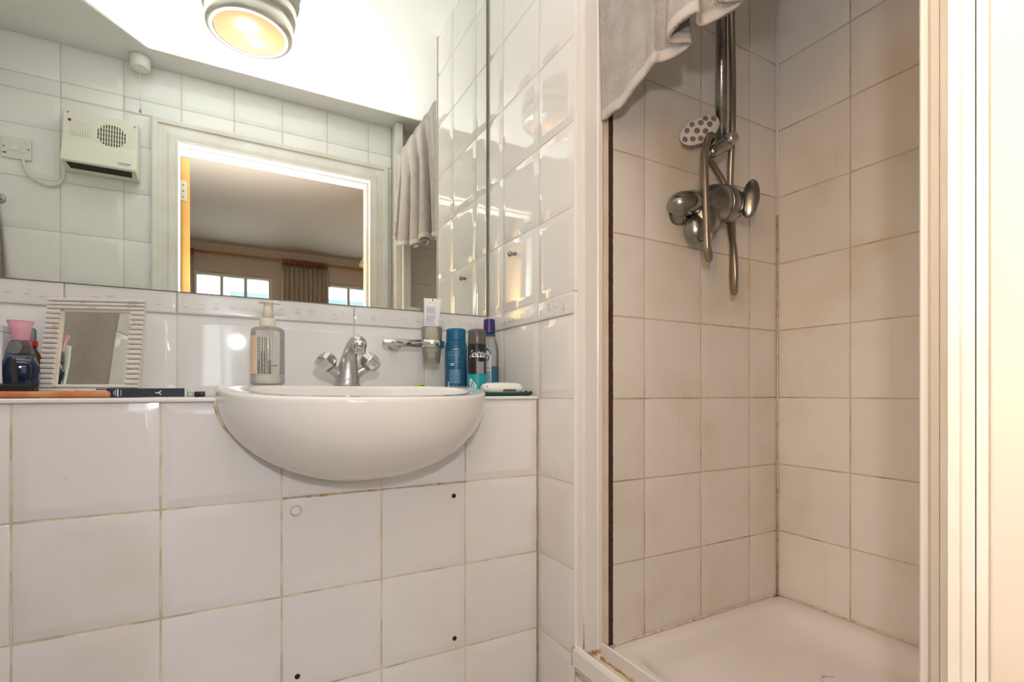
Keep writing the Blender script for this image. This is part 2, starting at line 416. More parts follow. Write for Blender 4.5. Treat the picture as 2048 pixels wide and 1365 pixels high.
rj = random.Random(21); jp = [(.084+.0101*i, 1.1150+rj.uniform(-.0004, .0004), -.2170+rj.uniform(-.0006, .0006)) for i in range(41)]
part('stained_joint', MB().tube(jp, [.0010+rj.random()**3*.0016 for i in range(41)], 6), 'rust', wb)
wf = wallobj('wall_front', MB().box(XL-.03, .72, 1.4145, 1.55, -.9, 1.42), 'grout_top', 'white tiled wall behind the basin shelf and mirror')
tiles(wf, 1.41, cols, [ZS+.006, .183], 'tile_top', '-y')
def relief(w, seed):
    rr = random.Random(seed); mb = MB(); x = -w/2+.012
    while x < w/2-.02:
        s = rr.choice((.0045, .0075, .0075, .005)); z = rr.uniform(-.006, .006)
        if s > .006:
            for q in ((0, s, 2*s, .0018), ):
                mb.box(x, x+2*s, -.0017, .001, z-s, z-s+.0028); mb.box(x, x+2*s, -.0017, .001, z+s-.0028, z+s)
                mb.box(x, x+.0028, -.0017, .001, z-s+.0028, z+s-.0028); mb.box(x+2*s-.0028, x+2*s, -.0017, .001, z-s+.0028, z+s-.0028)
                mb.box(x+.0045, x+2*s-.0045, -.0013, .001, z-s+.0045, z+s-.0045)
        else: mb.box(x, x+2*s, -.0017, .001, z-s, z+s)
        x += 2*s+rr.uniform(.014, .024)
    return mb
rel_cache = {}
def add_relief(lst):
    for o, a, b, c, d in lst:
        k = (round(b-a, 3), random.randint(0, 2))
        if k not in rel_cache:
            rel_cache[k] = relief((b-a)-2*GAP, 11+len(rel_cache)).mesh('relief'); rel_cache[k].materials.append(M['border'])
        e = bpy.data.objects.new('relief', rel_cache[k]); C.objects.link(e); e.parent = o
bt = tiles(wf, 1.4085, cols, [.183, .2345], 'border', '-y', name='border_tile', bev=.35)
add_relief(bt)

wr = wallobj('wall_right', MB().box(.6935, .73, .953, 1.55, -.9, 1.42), 'grout_top', 'white tiled wall between the basin shelf and the shower')
tiles(wr, .689, [.954, 1.113], low, 'tile', '-x')
tiles(wr, .689, [.954, 1.111, 1.311, 1.409], [ZS, .183], 'tile_top', '-x')
add_relief(tiles(wr, .6878, [.954, 1.111, 1.311, 1.409], [.183, .2345], 'border', '-x', name='border_tile', bev=.35))
tiles(wr, .689, [.954, 1.111, 1.311, 1.409], up, 'tile_top', '-x')
tr = part('trim_1', MB().box(.6885, .699, .9495, .9535, -.596, .2335).box(.6885, .699, .9495, .9535, .2358, 1.387), 'pvc', bevel=.0015)
tag(tr, 'narrow yellowed edge strip where the tiled wall meets the shower frame', 'trim', kind='structure')

rows_sh = [ZS-.6+.2*k for k in range(0, 11)]; rows_sh = [z for z in rows_sh if z < 1.38]+[1.387]
wsb = wallobj('wall_shower_back', MB().box(.70, 1.50, .9388, 1.0, -.9, 1.42), 'grout_shower', 'beige tiled shower wall carrying the shower mixer')
tiles(wsb, .936, [.715, .8955, 1.0985, 1.2995, 1.4265], rows_sh, 'tile_shower', '-y', bev=.45, GAP=.0017)
part('corner_bead', MB().tube([(1.4262, .9352, .53), (1.4262, .9352, 1.385)], .0035, 8), 'pvc', wsb)
part('corner_bead', MB().tube([(1.4262, .9352, -.60), (1.4262, .9352, .53)], .0028, 8), 'silicone', wsb)
wsr = wallobj('wall_shower_right', MB().box(1.4296, 1.50, .10, 1.0, -.9, 1.42), 'grout_shower', 'beige tiled shower wall at right angles to the shower mixer')
tiles(wsr, 1.427, [.19, .333, .533, .733, .9355], rows_sh, 'tile_shower', '-x', bev=.45, GAP=.0017)
wsf = wallobj('wall_shower_front', MB().box(.722, 1.4296, .10, .1874, -.9, 1.42), 'grout_shower', 'tiled shower wall beside the doorway, seen only in the mirror')
tiles(wsf, .19, [.73, .80, 1.0, 1.2, 1.4265], rows_sh, 'tile_shower', '+y', bev=.45)

XA, XB, ZT = -.216, .600, 1.074                 # door opening
wk = MB().box(XL-.03, XA-.02, .13, .1955, -.9, 1.42).box(XB+.02, .722, .13, .1955, -.9, 1.42).box(XA-.02, XB+.02, .13, .1955, ZT+.02, 1.42)
wbk = wallobj('wall_back', wk, 'grout_top', 'white tiled wall around the bathroom doorway, seen in the mirror')
bcols = [XL, -.811, -.61, -.4085, -.207, -.0055, .196, .3975, .599, .72]
brow = [-.9, -.7655, -.5655, -.3655, -.1655, .0345]+up
def door_skip(a, b, c, d): return (b > XA-.02 and a < XB+.02 and c < ZT+.02)
AO0, AO1, AOT = XA-.096, XB+.094, ZT+.096         # outer edges of the architrave
tiles(wbk, .2, [XL, -.811, -.61, -.4085, AO0], [z for z in brow if z < 1.1]+[AOT], 'tile_back', '+y')
tiles(wbk, .2, [AO1, .7195], [z for z in brow if z < 1.1]+[AOT], 'tile_back', '+y')
tiles(wbk, .2, bcols[:-1]+[.7195], [AOT, 1.2345, 1.387], 'tile_back', '+y', skip=lambda a, b, c, d: False)
wl = wallobj('wall_left', MB().box(XL-.06, XL-.0045, .13, 1.55, -.9, 1.42), 'grout_top', 'white tiled side wall behind the hanging beige towel')
tiles(wl, XL, fr(.2, 1.41, 6), brow, 'tile_back', '+x')

# ------------------------------------------------------------------ doorway
dr = thing('door_1', 'white moulded door surround of the bathroom doorway, seen in the mirror', 'door frame', (.19, .13, -.9), kind='structure')
prof = [(0, .0), (0, .0095), (.003, .0100), (.003, .0112), (.0005, .0116), (.0005, .0205), (.002, .0215), (.010, .0205), (.014, .0195), (.022, .0205), (.034, .0205), (.040, .0165), (.062, .0145), (.070, .0145), (.074, .0215), (.090, .0225), (.096, .019), (.096, .0)]
def arch(side):
    def fn(d, p, k):
        if side == 'l': return (XA-d, .2+p, -.9 if k == 0 else ZT+d)
        if side == 'r': return (XB+min(d, .094), .2+p, -.9 if k == 0 else ZT+d)
        return ((XA-d) if k == 0 else (XB+min(d, .094)), .2+p, ZT+d)
    n = len(prof); mb = MB(); v = [fn(d, p, 0) for d, p in prof]+[fn(d, p, 1) for d, p in prof]
    mb.add(v, [(i, i+1, n+i+1, n+i) for i in range(n-1)], False); mb.f += [tuple(range(n)), tuple(range(n, 2*n))]; mb.sm += [False]*2
    return mb
for s in 'lrt': part('architrave', arch(s), 'gloss', dr)
part('lining', MB().box(XA-.018, XA, .125, .199, -.9, ZT+.018), 'gloss', dr, bevel=.001)
part('lining', MB().box(XB, XB+.018, .125, .1995, -.9, ZT+.018), 'gloss', dr, bevel=.001)
part('lining', MB().box(XA, XB, .125, .199, ZT, ZT+.018), 'gloss', dr, bevel=.001)
part('door_stop', MB().box(XB-.012, XB, .126, .186, -.9, ZT), 'cream', dr, bevel=.002)
part('door_stop', MB().box(XA, XB-.012, .126, .186, ZT-.012, ZT), 'gloss', dr, bevel=.002)
# open door leaf beyond the doorway
dm = T((XA-.006, .116, 0)) @ R(math.radians(-14), 'Z')
dl = thing('door_leaf', 'open pine door with a zinc hinge plate on its bare edge, seen in the mirror', 'door', (XA-.08, -.3, -.895))
part('panel', MB().box(0, .042, -.74, 0, -.893, ZT-.016, dm), 'pine', dl, bevel=.002)
hp = part('hinge_plate', MB().box(.002, .030, -.001, .002, .862, .952, dm), 'zinc', dl, bevel=.001)
for zz in (.88, .907, .934): part('hinge_screw', MB().lathe([(.004, 0), (.004, .0012), (0, .0016)], 10, dm @ T((.016, .002, zz)) @ R(-PI/2, 'X')), 'grub', hp)

# ------------------------------------------------------------------ bedroom seen in the mirror
BY = -2.83
wallobj('floor_bedroom', MB().box(-2.2, 3.0, BY-.1, .13, -.92, -.90), 'bed_floor', 'brown bedroom carpet beyond the doorway', 'floor')
wallobj('ceiling_bedroom', MB().box(-2.2, 3.0, BY-.1, .13, 1.44, 1.48), 'bed_ceil', 'bedroom ceiling beyond the doorway, seen in the mirror', 'ceiling')
wallobj('wall_bedroom_left', MB().box(-2.25, -2.2, BY-.1, .13, -.9, 1.48), 'bed_wall', 'bedroom side wall beyond the open door')
wallobj('wall_bedroom_right', MB().box(3.0, 3.05, BY-.1, .13, -.9, 1.48), 'bed_wall', 'bedroom side wall beyond the pendant lamp')
nb = MB().box(-2.2, XA-.02, .12, .13, -.9, 1.44).box(XB+.02, 3.0, .12, .13, -.9, 1.44).box(XA-.02, XB+.02, .12, .13, ZT+.02, 1.44)
wallobj('wall_bedroom_near', nb, 'bed_wall', 'bedroom side of the wall with the bathroom doorway')
W = [(-.36, .33), (.84, 1.53)]; WZ0, WZ1 = -.05, 1.16
far = MB().box(-2.2, W[0][0], BY-.12, BY, -.9, 1.44).box(W[0][1], W[1][0], BY-.12, BY, -.9, 1.44).box(W[1][1], 3.0, BY-.12, BY, -.9, 1.44)
for a, b in W: far.box(a, b, BY-.12, BY, -.9, WZ0).box(a, b, BY-.12, BY, WZ1, 1.44)
wallobj('wall_bedroom_far', far, 'bed_wall', 'bedroom wall with two windows and curtains, seen in the mirror')
for i, (a, b) in enumerate(W):
    w = thing('window_%d' % (i+1), ('white three-light bedroom window right of the open pine door' if i == 0 else 'white bedroom window behind the pendant lamp') + ', seen in the mirror', 'window', ((a+b)/2, BY-.05, WZ0), kind='structure')
    fm = MB().box(a, a+.035, BY-.08, BY-.02, WZ0, WZ1).box(b-.035, b, BY-.08, BY-.02, WZ0, WZ1).box(a+.035, b-.035, BY-.08, BY-.02, WZ0, WZ0+.04).box(a+.035, b-.035, BY-.08, BY-.02, WZ1-.035, WZ1)
    part('window_frame', fm, 'upvc', w)
    iw = (b-a-.07)/3
    for k in (1, 2): part('mullion', MB().box(a+.035+iw*k-.014, a+.035+iw*k+.014, BY-.075, BY-.025, WZ0+.04, WZ1-.035), 'upvc', w)
    for k in range(3): part('pane', MB().box(a+.035+iw*k+(.014 if k else 0), a+.035+iw*(k+1)-(.014 if k < 2 else 0), BY-.052, BY-.048, WZ0+.04, WZ1-.035), 'pane', w)
    part('trickle_vent', MB().box(a+.06, (a+b)/2-.04, BY-.02, BY-.004, WZ1+.015-.045, WZ1-.008), 'upvc', w, bevel=.003)
    part('trickle_vent', MB().box((a+b)/2+.04, b-.06, BY-.02, BY-.004, WZ1+.015-.045, WZ1-.008), 'upvc', w, bevel=.003)
    part('window_sill', MB().box(a-.03, b+.03, BY-.02, BY+.08, WZ0-.025, WZ0), 'upvc', w, bevel=.004)
PZ = 1.325
cp = thing('curtain_pole', 'long wooden curtain pole above both bedroom windows, seen in the mirror', 'curtain pole', (.6, BY+.07, PZ-.02))
part('pole', MB().tube([(-1.0, BY+.07, PZ), (2.2, BY+.07, PZ)], .014, 14), 'polewood', cp)
for x in (-1.02, 2.22): part('finial', MB().ball((x, BY+.07, PZ), .028), 'polewood', cp)
for x in (-.95, .62, 2.15): part('bracket', MB().box(x-.012, x+.012, BY, BY+.07, PZ-.012, PZ+.004), 'polewood', cp)
def curtain(x0, x1, label, seed):
    rr = random.Random(seed); c = thing('curtain', label, 'curtain', ((x0+x1)/2, BY+.07, -.55), 'linen curtains at the bedroom windows')
    n = int((x1-x0)/.042); ph = rr.uniform(0, 6)
    def fn(u, t):
        z = (PZ-.055)*(1-t)+(-.55)*t; am = .026+.014*min(1, t*3)
        return (x0+(x1-x0)*u+.012*math.sin(7*t+u*9+ph)*t+.010*math.sin(2*PI*n*u*2), BY+.07+am*math.sin(2*PI*n*u+1.2*math.sin(3*t+ph)*t), z)
    part('drape', MB().grid(fn, n*10+1, 14), 'curtain', c, solid=.004)
    for k in range(2*n):
        x = x0+(x1-x0)*(k+.5)/(2*n)
        pts = [(x+rr.uniform(-.0015, .0015), BY+.07+.028*math.cos(a), PZ-.007+.028*math.sin(a)) for a in [2*PI*i/16 for i in range(17)]]
        part('curtain_ring', MB().tube(pts, .0075, 6, cap=False), 'ringwood', c)
    return c
curtain(.41, .85, 'gathered linen curtain with wooden rings between the two bedroom windows', 3)
curtain(-.74, -.34, 'linen curtain with wooden rings beside the edge of the open pine door', 5)
pl = thing('pendant_lamp', 'beige pendant lamp shade hanging in the bedroom, half hidden by the door surround', 'lamp', (1.02, -1.5, 1.06))
part('lamp_shade', MB().lathe([(.05, 1.19), (.11, 1.075), (.112, 1.065), (.106, 1.065), (.046, 1.188)], 28, T((1.02, -1.5, 0)), cap=False), 'shade', pl)
part('flex', MB().tube([(1.02, -1.5, 1.13), (1.02, -1.5, 1.44)], .003, 8), 'white_plastic', pl)
part('bulb', MB().ball((1.02, -1.5, 1.11), (.026, .026, .034)), mat('warm_bulb', (1, .8, .5), em=(1, .62, .28), ems=14), pl)
bd = thing('far_building', 'pale flat-roofed building outside the bedroom windows', 'building', (4, -24, -3))
part('wall', MB().box(-.1, 12, -28, -22, -6, 3.95), 'brickfar', bd)
part('roof', MB().box(-.2, 12.3, -28.3, -21.7, 3.95, 4.3), 'roof', bd)

# ------------------------------------------------------------------ wall mirror
mr = thing('wall_mirror', 'large frameless wall mirror above the patterned border tiles', 'mirror', (-.09, 1.406, .2345))
part('glass', MB().box(-.866, .6835, 1.4055, 1.4105, .2352, 1.386), 'mirror', mr)
part('edge_bead', MB().box(.6835, .6875, 1.405, 1.4105, .2352, 1.386), 'mirror_edge', mr)

# ------------------------------------------------------------------ basin
def make_basin():
    CX, CY, AX = .245, 1.15, .281
    def rim(a, s=1.0):
        ca, sa = math.cos(a), math.sin(a)
        if sa <= 0: n, by = 2.15, .252
        else: n, by = 4.0, .205
        x = math.copysign(abs(ca)**(2/n), ca)*AX*s; y = math.copysign(abs(sa)**(2/n), sa)*by*s
        return CX+x, CY+y
    def zr(y):
        t = max(0, min(1, (y-.90)/.32)); return -.0095+.0245*(t*t*(3-2*t))
    N = 96; rows = []
    # under side: from the bottom up to the rim, then over the rim and down the bowl
    DEP = .169
    for k in range(0, 15):
        q = k/14*PI/2; s = max(.02, math.sin(q)**.86); zz = -math.cos(q)*DEP
        row = []
        for i in range(N):
            x, y = rim(2*PI*i/N, s); xr, yr = rim(2*PI*i/N)
            row.append((x, y+.015*(1-s), zr(yr)-.016+zz))
        rows.append(row)
    for s, dz in ((1.0, -.010), (1.0, -.005), (.992, -.0012), (.978, 0)):
        rows.append([(*rim(2*PI*i/N, s), zr(rim(2*PI*i/N)[1])+dz) for i in range(N)])
    def inner(a, s):
        ca, sa = math.cos(a), math.sin(a); return .245+ca*.225*s, 1.085+sa*.155*s
    for s, dz in ((1.03, 0), (1.0, -.002), (.985, -.008), (.955, -.03), (.90, -.065), (.78, -.10), (.55, -.125), (.25, -.135), (.05, -.138)):
        rows.append([(*inner(2*PI*i/N, s), zr(inner(2*PI*i/N, 1)[1])*.9+.0005+dz) for i in range(N)])
    mb = MB(); v = [p for r in rows for p in r]; f = []
    for k in range(len(rows)-1):
        for i in range(N):
            j = (i+1) % N; f.append((k*N+i, k*N+j, (k+1)*N+j, (k+1)*N+i))
    mb.add(v, f); k = (len(rows)-1)*N
    mb.f += [tuple(range(N)), tuple(k+i for i in range(N))]; mb.sm += [True, True]
    # the opening the basin needs in the half wall: its outer skin, a little smaller, carried up past the rim
    cut = MB(); cr = [[(CX+(x-CX)*.985, CY+(y-CY)*.985, z+.004) for x, y, z in row] for row in rows[:15]]
    cr.append([(x, y, .12) for x, y, z in cr[-1]])
    cut.add([p for q in cr for p in q], [(k*N+i, k*N+(i+1) % N, (k+1)*N+(i+1) % N, (k+1)*N+i) for k in range(len(cr)-1) for i in range(N)])
    cut.f += [tuple(reversed(range(N))), tuple((len(cr)-1)*N+i for i in range(N))]; cut.sm += [False]*2
    # silicone line where the bowl meets the tiles
    pts = []
    for i in range(41):
        b = PI+PI*i/40
        pts.append((.245+.2795*math.cos(b), 1.1122, -.014+.163*math.sin(b)))
    return mb, pts, cut
bmb, sil, cutmb = make_basin()
def cut_opening():
    ct = part('cutter', cutmb, 'ceramic')
    jobs = [wb]+[o for o in bpy.data.objects if o.parent == wb and o.name.split('.')[0] in ('tile', 'shelf_tile', 'edge_trim')]
    bpy.context.view_layer.update()
    lo = Vector((-.04, .88, -.21)); hi = Vector((.53, 1.37, .1))
    for o in jobs:
        bb = [o.matrix_world @ Vector(c) for c in o.bound_box]
        a = [min(p[i] for p in bb)-(Z0 if i == 2 else 0) for i in range(3)]; b = [max(p[i] for p in bb)-(Z0 if i == 2 else 0) for i in range(3)]
        if any(b[i] < lo[i] or a[i] > hi[i] for i in range(3)): continue
        m = o.modifiers.new('cut', 'BOOLEAN'); m.operation = 'DIFFERENCE'; m.object = ct; m.solver = 'EXACT'
        dg = bpy.context.evaluated_depsgraph_get(); me = bpy.data.meshes.new_from_object(o.evaluated_get(dg))
        o.modifiers.remove(m)
        if len(me.vertices) == 0: bpy.data.objects.remove(o)
        else:
            me.polygons.foreach_set('use_smooth', [False]*len(me.polygons)); o.data = me
    bpy.data.objects.remove(ct)
cut_opening()
bs = thing('wash_basin', 'white ceramic semi-recessed wash basin set into the tiled half wall', 'basin', (.245, 1.1, -.22))
part('bowl', bmb, 'ceramic', bs)
part('silicone_bead', MB().tube(sil, .0032, 6), 'silicone', bs)
part('waste', MB().lathe([(.022, 0), (.022, .003), (.012, .004), (0, .002)], 20, T((.245, 1.085, -.1365))), 'chrome', bs)

# ------------------------------------------------------------------ basin tap
tp = thing('mixer_tap', 'dull chrome basin mixer tap with two faceted handles', 'tap', (.243, 1.285, .015))
body = MB()
P0 = [(.243, 1.29, .0145), (.243, 1.29, .022), (.2435, 1.288, .038), (.244, 1.283, .062), (.2455, 1.274, .085), (.248, 1.258, .104), (.2505, 1.236, .1145), (.2525, 1.212, .1165), (.254, 1.196, .113)]
body.tube(smooth_path(P0, 6), [v for v in [(.032, .030, .0285, .0235, .018, .0165, .0165, .0165, .0150)[min(8, i//6)]*(1-(i % 6)/6)+(.032, .030, .0285, .0235, .018, .0165, .0165, .0165, .0150)[min(8, i//6+1)]*((i % 6)/6) for i in range(49)]], 20)
part('body', body, 'chrome_grey', tp)
for s, hx, hz in ((-1, .200, .0655), (1, .288, .068)):
    arm = MB().tube(smooth_path([(.243+s*.008, 1.288, .034), (.243+s*.022, 1.286, .046), (hx+s*.002, 1.282, hz-.006)], 6), [.020, .019, .018, .0165, .0155, .0145, .0135, .013, .0125, .012, .012, .012, .012], 16)
    part('arm', arm, 'chrome_grey', tp)
    ax = Vector((s*.62, -.20, .62)).normalized(); q = ax.to_track_quat('Z', 'X').to_matrix().to_4x4()
    hb = MB().lathe([(.013, -.006), (.024, .004), (.027, .014), (.025, .028), (.016, .034), (0, .035)], 6, T((hx-ax.x*.002, 1.281, hz-.004)) @ q @ R(.35, 'Z'), smooth=False)
    h = part('handle', hb, 'chrome', tp, bevel=.0015)
    part('handle_cap', MB().lathe([(.009, .0345), (.009, .036), (.006, .0366), (0, .0366)], 16, T((hx-ax.x*.002, 1.281, hz-.004)) @ q), 'chrome_grey', h)
part('aerator', MB().lathe([(.012, .088), (.0145, .090), (.0145, .102), (.0165, .106), (.0165, .118)], 20, T((.2535, 1.198, 0))), 'chrome', tp)
part('water_drop', MB().ball((.2535, 1.198, .0862), (.0022, .0022, .0035), 10, 8), 'clear', tp)

# ------------------------------------------------------------------ soap dispenser
sd = thing('soap_dispenser', 'nearly empty clear pump bottle of white lotion on the basin rim', 'soap bottle', (.0645, 1.27, .0155))
m0 = T((.0645, 1.27, .0155)) @ R(-.05, 'Z')
part('bottle', MB().lathe([(.030, 0), (.034, .002), (.0355, .008), (.0355, .118), (.034, .126), (.028, .130), (.016, .1315), (.015, .135)], 40, m0), 'clear_cloudy', sd)
part('lotion', MB().lathe([(.029, .0015), (.0335, .004), (.0345, .010), (.0345, .0215), (.033, .0225), (0, .0215)], 36, m0), 'lotion', sd)
part('dip_tube', MB().tube([(0, 0, .006), (.002, .0, .07), (0, 0, .132)], .0028, 10, m0), 'white_plastic', sd)
part('collar', MB().lathe([(.0165, .131), (.0168, .134), (.0168, .149), (.0155, .151)], 28, m0), 'cream_plastic', sd)
pump = MB().lathe([(.0105, .151), (.0100, .170), (.0085, .176), (.0085, .183), (.0125, .186), (.0130, .190), (.010, .192), (0, .1925)], 24, m0)
pump.tube([(-.006, 0, .1875), (.02, -.002, .1885), (.026, -.0025, .186)], [.0055, .005, .0045], 12, m0, flat=.8)
pump.tube([(.006, 0, .1875), (-.018, .002, .1885)], [.0055, .0046], 12, m0, flat=.8)
part('pump_head', pump, 'cream_plastic', sd)
part('label', patch(MB(), .0359, -.050, -.0235, .024, .110, m0, 10), 'label_peach', sd)
lines = MB(); rr = random.Random(4)
for i in range(15):
    x = -.0215+i*.0019
    if i in (3, 6, 9, 11): continue
    top = rr.choice((.055, .105, .105, .075)); z = .0245
    while z < top:
        l = rr.uniform(.003, .010); patch(lines, .0361, x, x+.0013, z, min(top, z+l), m0, 2); z += l+.0009
part('print_lines', lines, 'black_ink', sd)
part('scribble', patch(patch(MB(), .0361, .0075, .016, .0415, .0428, m0, 4), .0361, .013, .021, .0424, .0436, m0, 4), 'black_ink', sd)
part('back_label', patch(patch(MB(), .0357, .030, .035, .066, .074, m0, 3), .0357, .0305, .0345, .080, .098, m0, 3), 'greyprint', sd)

# ------------------------------------------------------------------ tumbler holder, tumbler, toothpaste, toothbrush
th = thing('tumbler_holder', 'chrome wall-mounted bar with a ring holding the tumbler', 'tumbler holder', (.40, 1.38, .12))
part('bar', MB().tube([(.3475, 1.350, .1335), (.349, 1.3495, .1335), (.453, 1.340, .1335)], [.0098, .0108, .0108], 20), 'chrome', th)
part('wall_mount', MB().tube([(.388, 1.409, .130), (.388, 1.349, .130)], .0115, 20), 'chrome', th)
tc = (.4775, 1.328)
part('ring', MB().lathe([(.0268, .122), (.0285, .122), (.0285, .1425), (.0268, .1425), (.0268, .122)], 36, T((*tc, 0)), cap=False), 'chrome', th)
part('ring_screw', MB().box(tc[0]+.026, tc[0]+.033, tc[1]-.012, tc[1]-.004, .121, .141), 'bluecan', th)
tm = thing('tumbler', 'frosted tumbler with yellow residue in the chrome ring', 'tumbler', (*tc, .078))
part('cup', MB().lathe([(.0215, .078), (.0225, .080), (.0268, .132), (.0295, .1785), (.0285, .1785), (.0258, .132), (.0213, .083), (0, .082)], 40, T((*tc, 0))), 'frosted', tm)
part('residue', MB().lathe([(.0208, .0828), (.0212, .090), (.012, .0885), (0, .089)], 28, T((*tc, 0))), 'limescale', tm)
tb = thing('toothbrush', 'pink toothbrush standing in the frosted tumbler', 'toothbrush', (tc[0]+.01, tc[1], .09))
part('handle', MB().tube(smooth_path([(tc[0]+.013, tc[1]-.004, .0905), (tc[0]+.012, tc[1]+.004, .12), (tc[0]+.016, tc[1]+.014, .16), (tc[0]+.017, tc[1]+.017, .172)], 5), .0042, 10), 'pink', tb)
tt = thing('toothpaste_tube', 'white toothpaste tube upside down in the tumbler, small blue print', 'toothpaste', (tc[0]-.004, tc[1]-.004, .092))
mt = T((tc[0]-.0045, tc[1]-.003, .092)) @ R(-.36, 'Z') @ R(math.radians(2.0), 'Y')
def tubeshape(u, t):
    a = 2*PI*u; z = .018+.148*t; ry = .0165*(1-t)**.8+.0012; rx = .0175+.007*t
    return (rx*math.cos(a), ry*math.sin(a), z)
part('tube_body', MB().grid(tubeshape, 28, 14, True, mt, True), 'white_label', tt)
part('cap', MB().lathe([(.012, 0), (.0125, .002), (.0115, .018), (.0170, .0185)], 22, mt), 'white_plastic', tt)
def onface(mb, fn):      # print on the front of the tube: x across, t along
    return mb
pr = MB(); rr = random.Random(9)
def strip(mb, x0, x1, z0, z1):
    def fn(u, q):
        z = z0+(z1-z0)*q; t = (z-.018)/.148; x = x0+(x1-x0)*u
        rx = .0175+.007*t; ry = .0165*(1-t)**.8+.0012
        return (x, -ry*math.sqrt(max(.02, 1-(x/rx)**2))-.0004, z)
    return mb.grid(fn, 4, 2, True, mt)
z = .142
while z > .085:
    x = -.016; xe = .010+rr.uniform(-.006, .003)
    while x < xe:
        l = rr.uniform(.002, .006); strip(pr, x, min(xe, x+l), z, z+.0011); x += l+.0008
    z -= .0022 if rr.random() > .15 else .0042
part('print_lines', pr, 'blue_ink', tt)
part('lettering', text_mb('PRO', .0098, mt @ T((-.0005, -.0026-.0008, .1505))), 'black_ink', tt)
strip2 = strip(MB(), -.0012, .0012, .1585, .1645)
part('mark', strip2, 'black_ink', tt)

# ------------------------------------------------------------------ bottles in the corner
bc = (.550, 1.328, -.0105)
mm = T(bc) @ R(-.39, 'Z')
bl = thing('blue_bottle', 'tall teal-blue round bottle with matching cap beside the tumbler', 'bottle', bc)
part('body', MB().lathe([(.0285, 0), (.0305, .002), (.0312, .006), (.0312, .138), (.0295, .150), (.0275, .153)], 40, mm), 'bluecan', bl)
part('cap', MB().lathe([(.0275, .153), (.0278, .154), (.0272, .184), (.0255, .1885), (.015, .190), (0, .190)], 40, mm), 'bluecap', bl)
px = MB(); rr = random.Random(2)
z = .128
for z in (.122, .1185, .115, .1115, .108, .102, .094):
    x = -.026; xe = rr.uniform(.008, .013)
    while x < xe:
        l = rr.uniform(.002, .006); patch(px, .0314, x, min(xe, x+l), z, z+.0013, mm, 3); x += l+.0009
part('print_lines', px, 'paleblue_ink', bl)
part('lettering', text_mb("aader's", .0075, mm @ T((0, 0, .1295)), wrap=.0315).add([], []), 'white_ink', bl)
w2 = patch(patch(MB(), .0314, -.020, -.004, .0875, .0895, mm, 3), .0314, -.016, -.006, .0835, .086, mm, 3)
wp = part('white_print', w2, 'white_ink', bl); wp['kind'] = 'stuff'; w2 = MB()
patch(w2, .0314, -.019, .002, .0275, .0288, mm, 3); patch(w2, .0314, -.017, -.002, .0225, .0242, mm, 3); patch(w2, .0314, .004, .007, .022, .026, mm, 2)
wp = part('white_print', w2, 'white_ink', bl); wp['kind'] = 'stuff'; w2 = MB()
for k in range(8): patch(w2, .0314, -.026, -.0205, .012+.0035*k, .0138+.0035*k, mm, 2)
part('barcode', w2, 'white_ink', bl)
p3 = MB(); rr = random.Random(6)
for k in range(11):
    x = -.020; z = .034+k*.0036
    while x < .012:
        l = rr.uniform(.001, .004); patch(p3, .0314, x, min(.012, x+l), z, z+.0021, mm, 3); x += l+.0006
part('ingredients_panel', p3, 'paleblue_ink', bl)

gc = (.5665, 1.222, -.0105)
mg = T(gc) @ R(-.42, 'Z')
gl = thing('shaving_gel_can', 'black and teal shaving gel can with smoky cap and white lettering', 'can', gc)
part('body', MB().lathe([(.0250, .057), (.0250, .132), (.0240, .136)], 36, mg, cap=False), 'black', gl)
part('base_ring', MB().lathe([(.0235, 0), (.0250, .002), (.0250, .004)], 36, mg), 'silver', gl)
part('teal_band', MB().lathe([(.0250, .004), (.0250, .057)], 36, mg, cap=False), 'teal', gl)
part('cap', MB().lathe([(.0242, .136), (.0246, .138), (.0238, .170), (.022, .176), (.013, .178), (0, .178)], 36, mg), 'darkcap', gl)
part('lettering', text_mb('lette', .0265, mg @ R(.06, 'Z') @ T((0, 0, .1095)), wrap=.0252, shear=.35, bold=.0006), 'white_ink', gl)
part('grey_panel', patch(MB(), .0251, -.001, .020, .058, .090, mg, 6), 'greyprint', gl)
foam = MB(); 
for x, z, r in ((-.016, .034, .008), (-.012, .029, .0085), (-.018, .041, .0045), (-.008, .026, .006)):
    foam.add([((.0252)*math.sin((x+r*math.cos(a))/.0252), -(.0252)*math.cos((x+r*math.cos(a))/.0252), z+r*math.sin(a)) for a in [2*PI*i/16 for i in range(16)]], [tuple(range(16))], False, mg)
part('foam_print', foam, 'white_ink', gl)
part('small_print', text_mb('0.', .009, mg @ T((0, 0, .021)) @ R(.52, 'Z'), wrap=.0253), 'white_ink', gl)

wc = (.6565, 1.330, -.0105)
mw = T(wc) @ R(-.30, 'Z')
mo = thing('mouthwash_bottle', 'clear bottle half full of blue mouthwash with a navy cap, in the tiled corner', 'bottle', wc)
part('bottle', MB().lathe([(.022, 0), (.026, .003), (.0275, .010), (.0275, .125), (.024, .150), (.0175, .168), (.0160, .176), (.016, .182)], 40, mw, sx=1, sy=.86), 'clear', mo)
part('liquid', MB().lathe([(.021, .002), (.0255, .005), (.0265, .011), (.0265, .085), (0, .085)], 36, mw, sx=1, sy=.86), 'mouthwash', mo)
part('cap', MB().lathe([(.0175, .182), (.0185, .184), (.0165, .222), (.0150, .224), (0, .2245)], 16, mw, smooth=False), 'purplecap', mo)
part('neck_ring', MB().lathe([(.0162, .1745), (.0185, .1750), (.0185, .1790), (.0162, .1795)], 28, mw), 'bluecan', mo)
lab = MB()
mw2 = T(wc) @ R(-.62, 'Z')
poly = [(-.016, .030), (.010, .030), (.010, .105)]+[(.010*math.cos(a)-.003+.003*math.cos(a), .118+.022*math.sin(a)) for a in [PI*i/10 for i in range(11)]]+[(-.016, .105)]
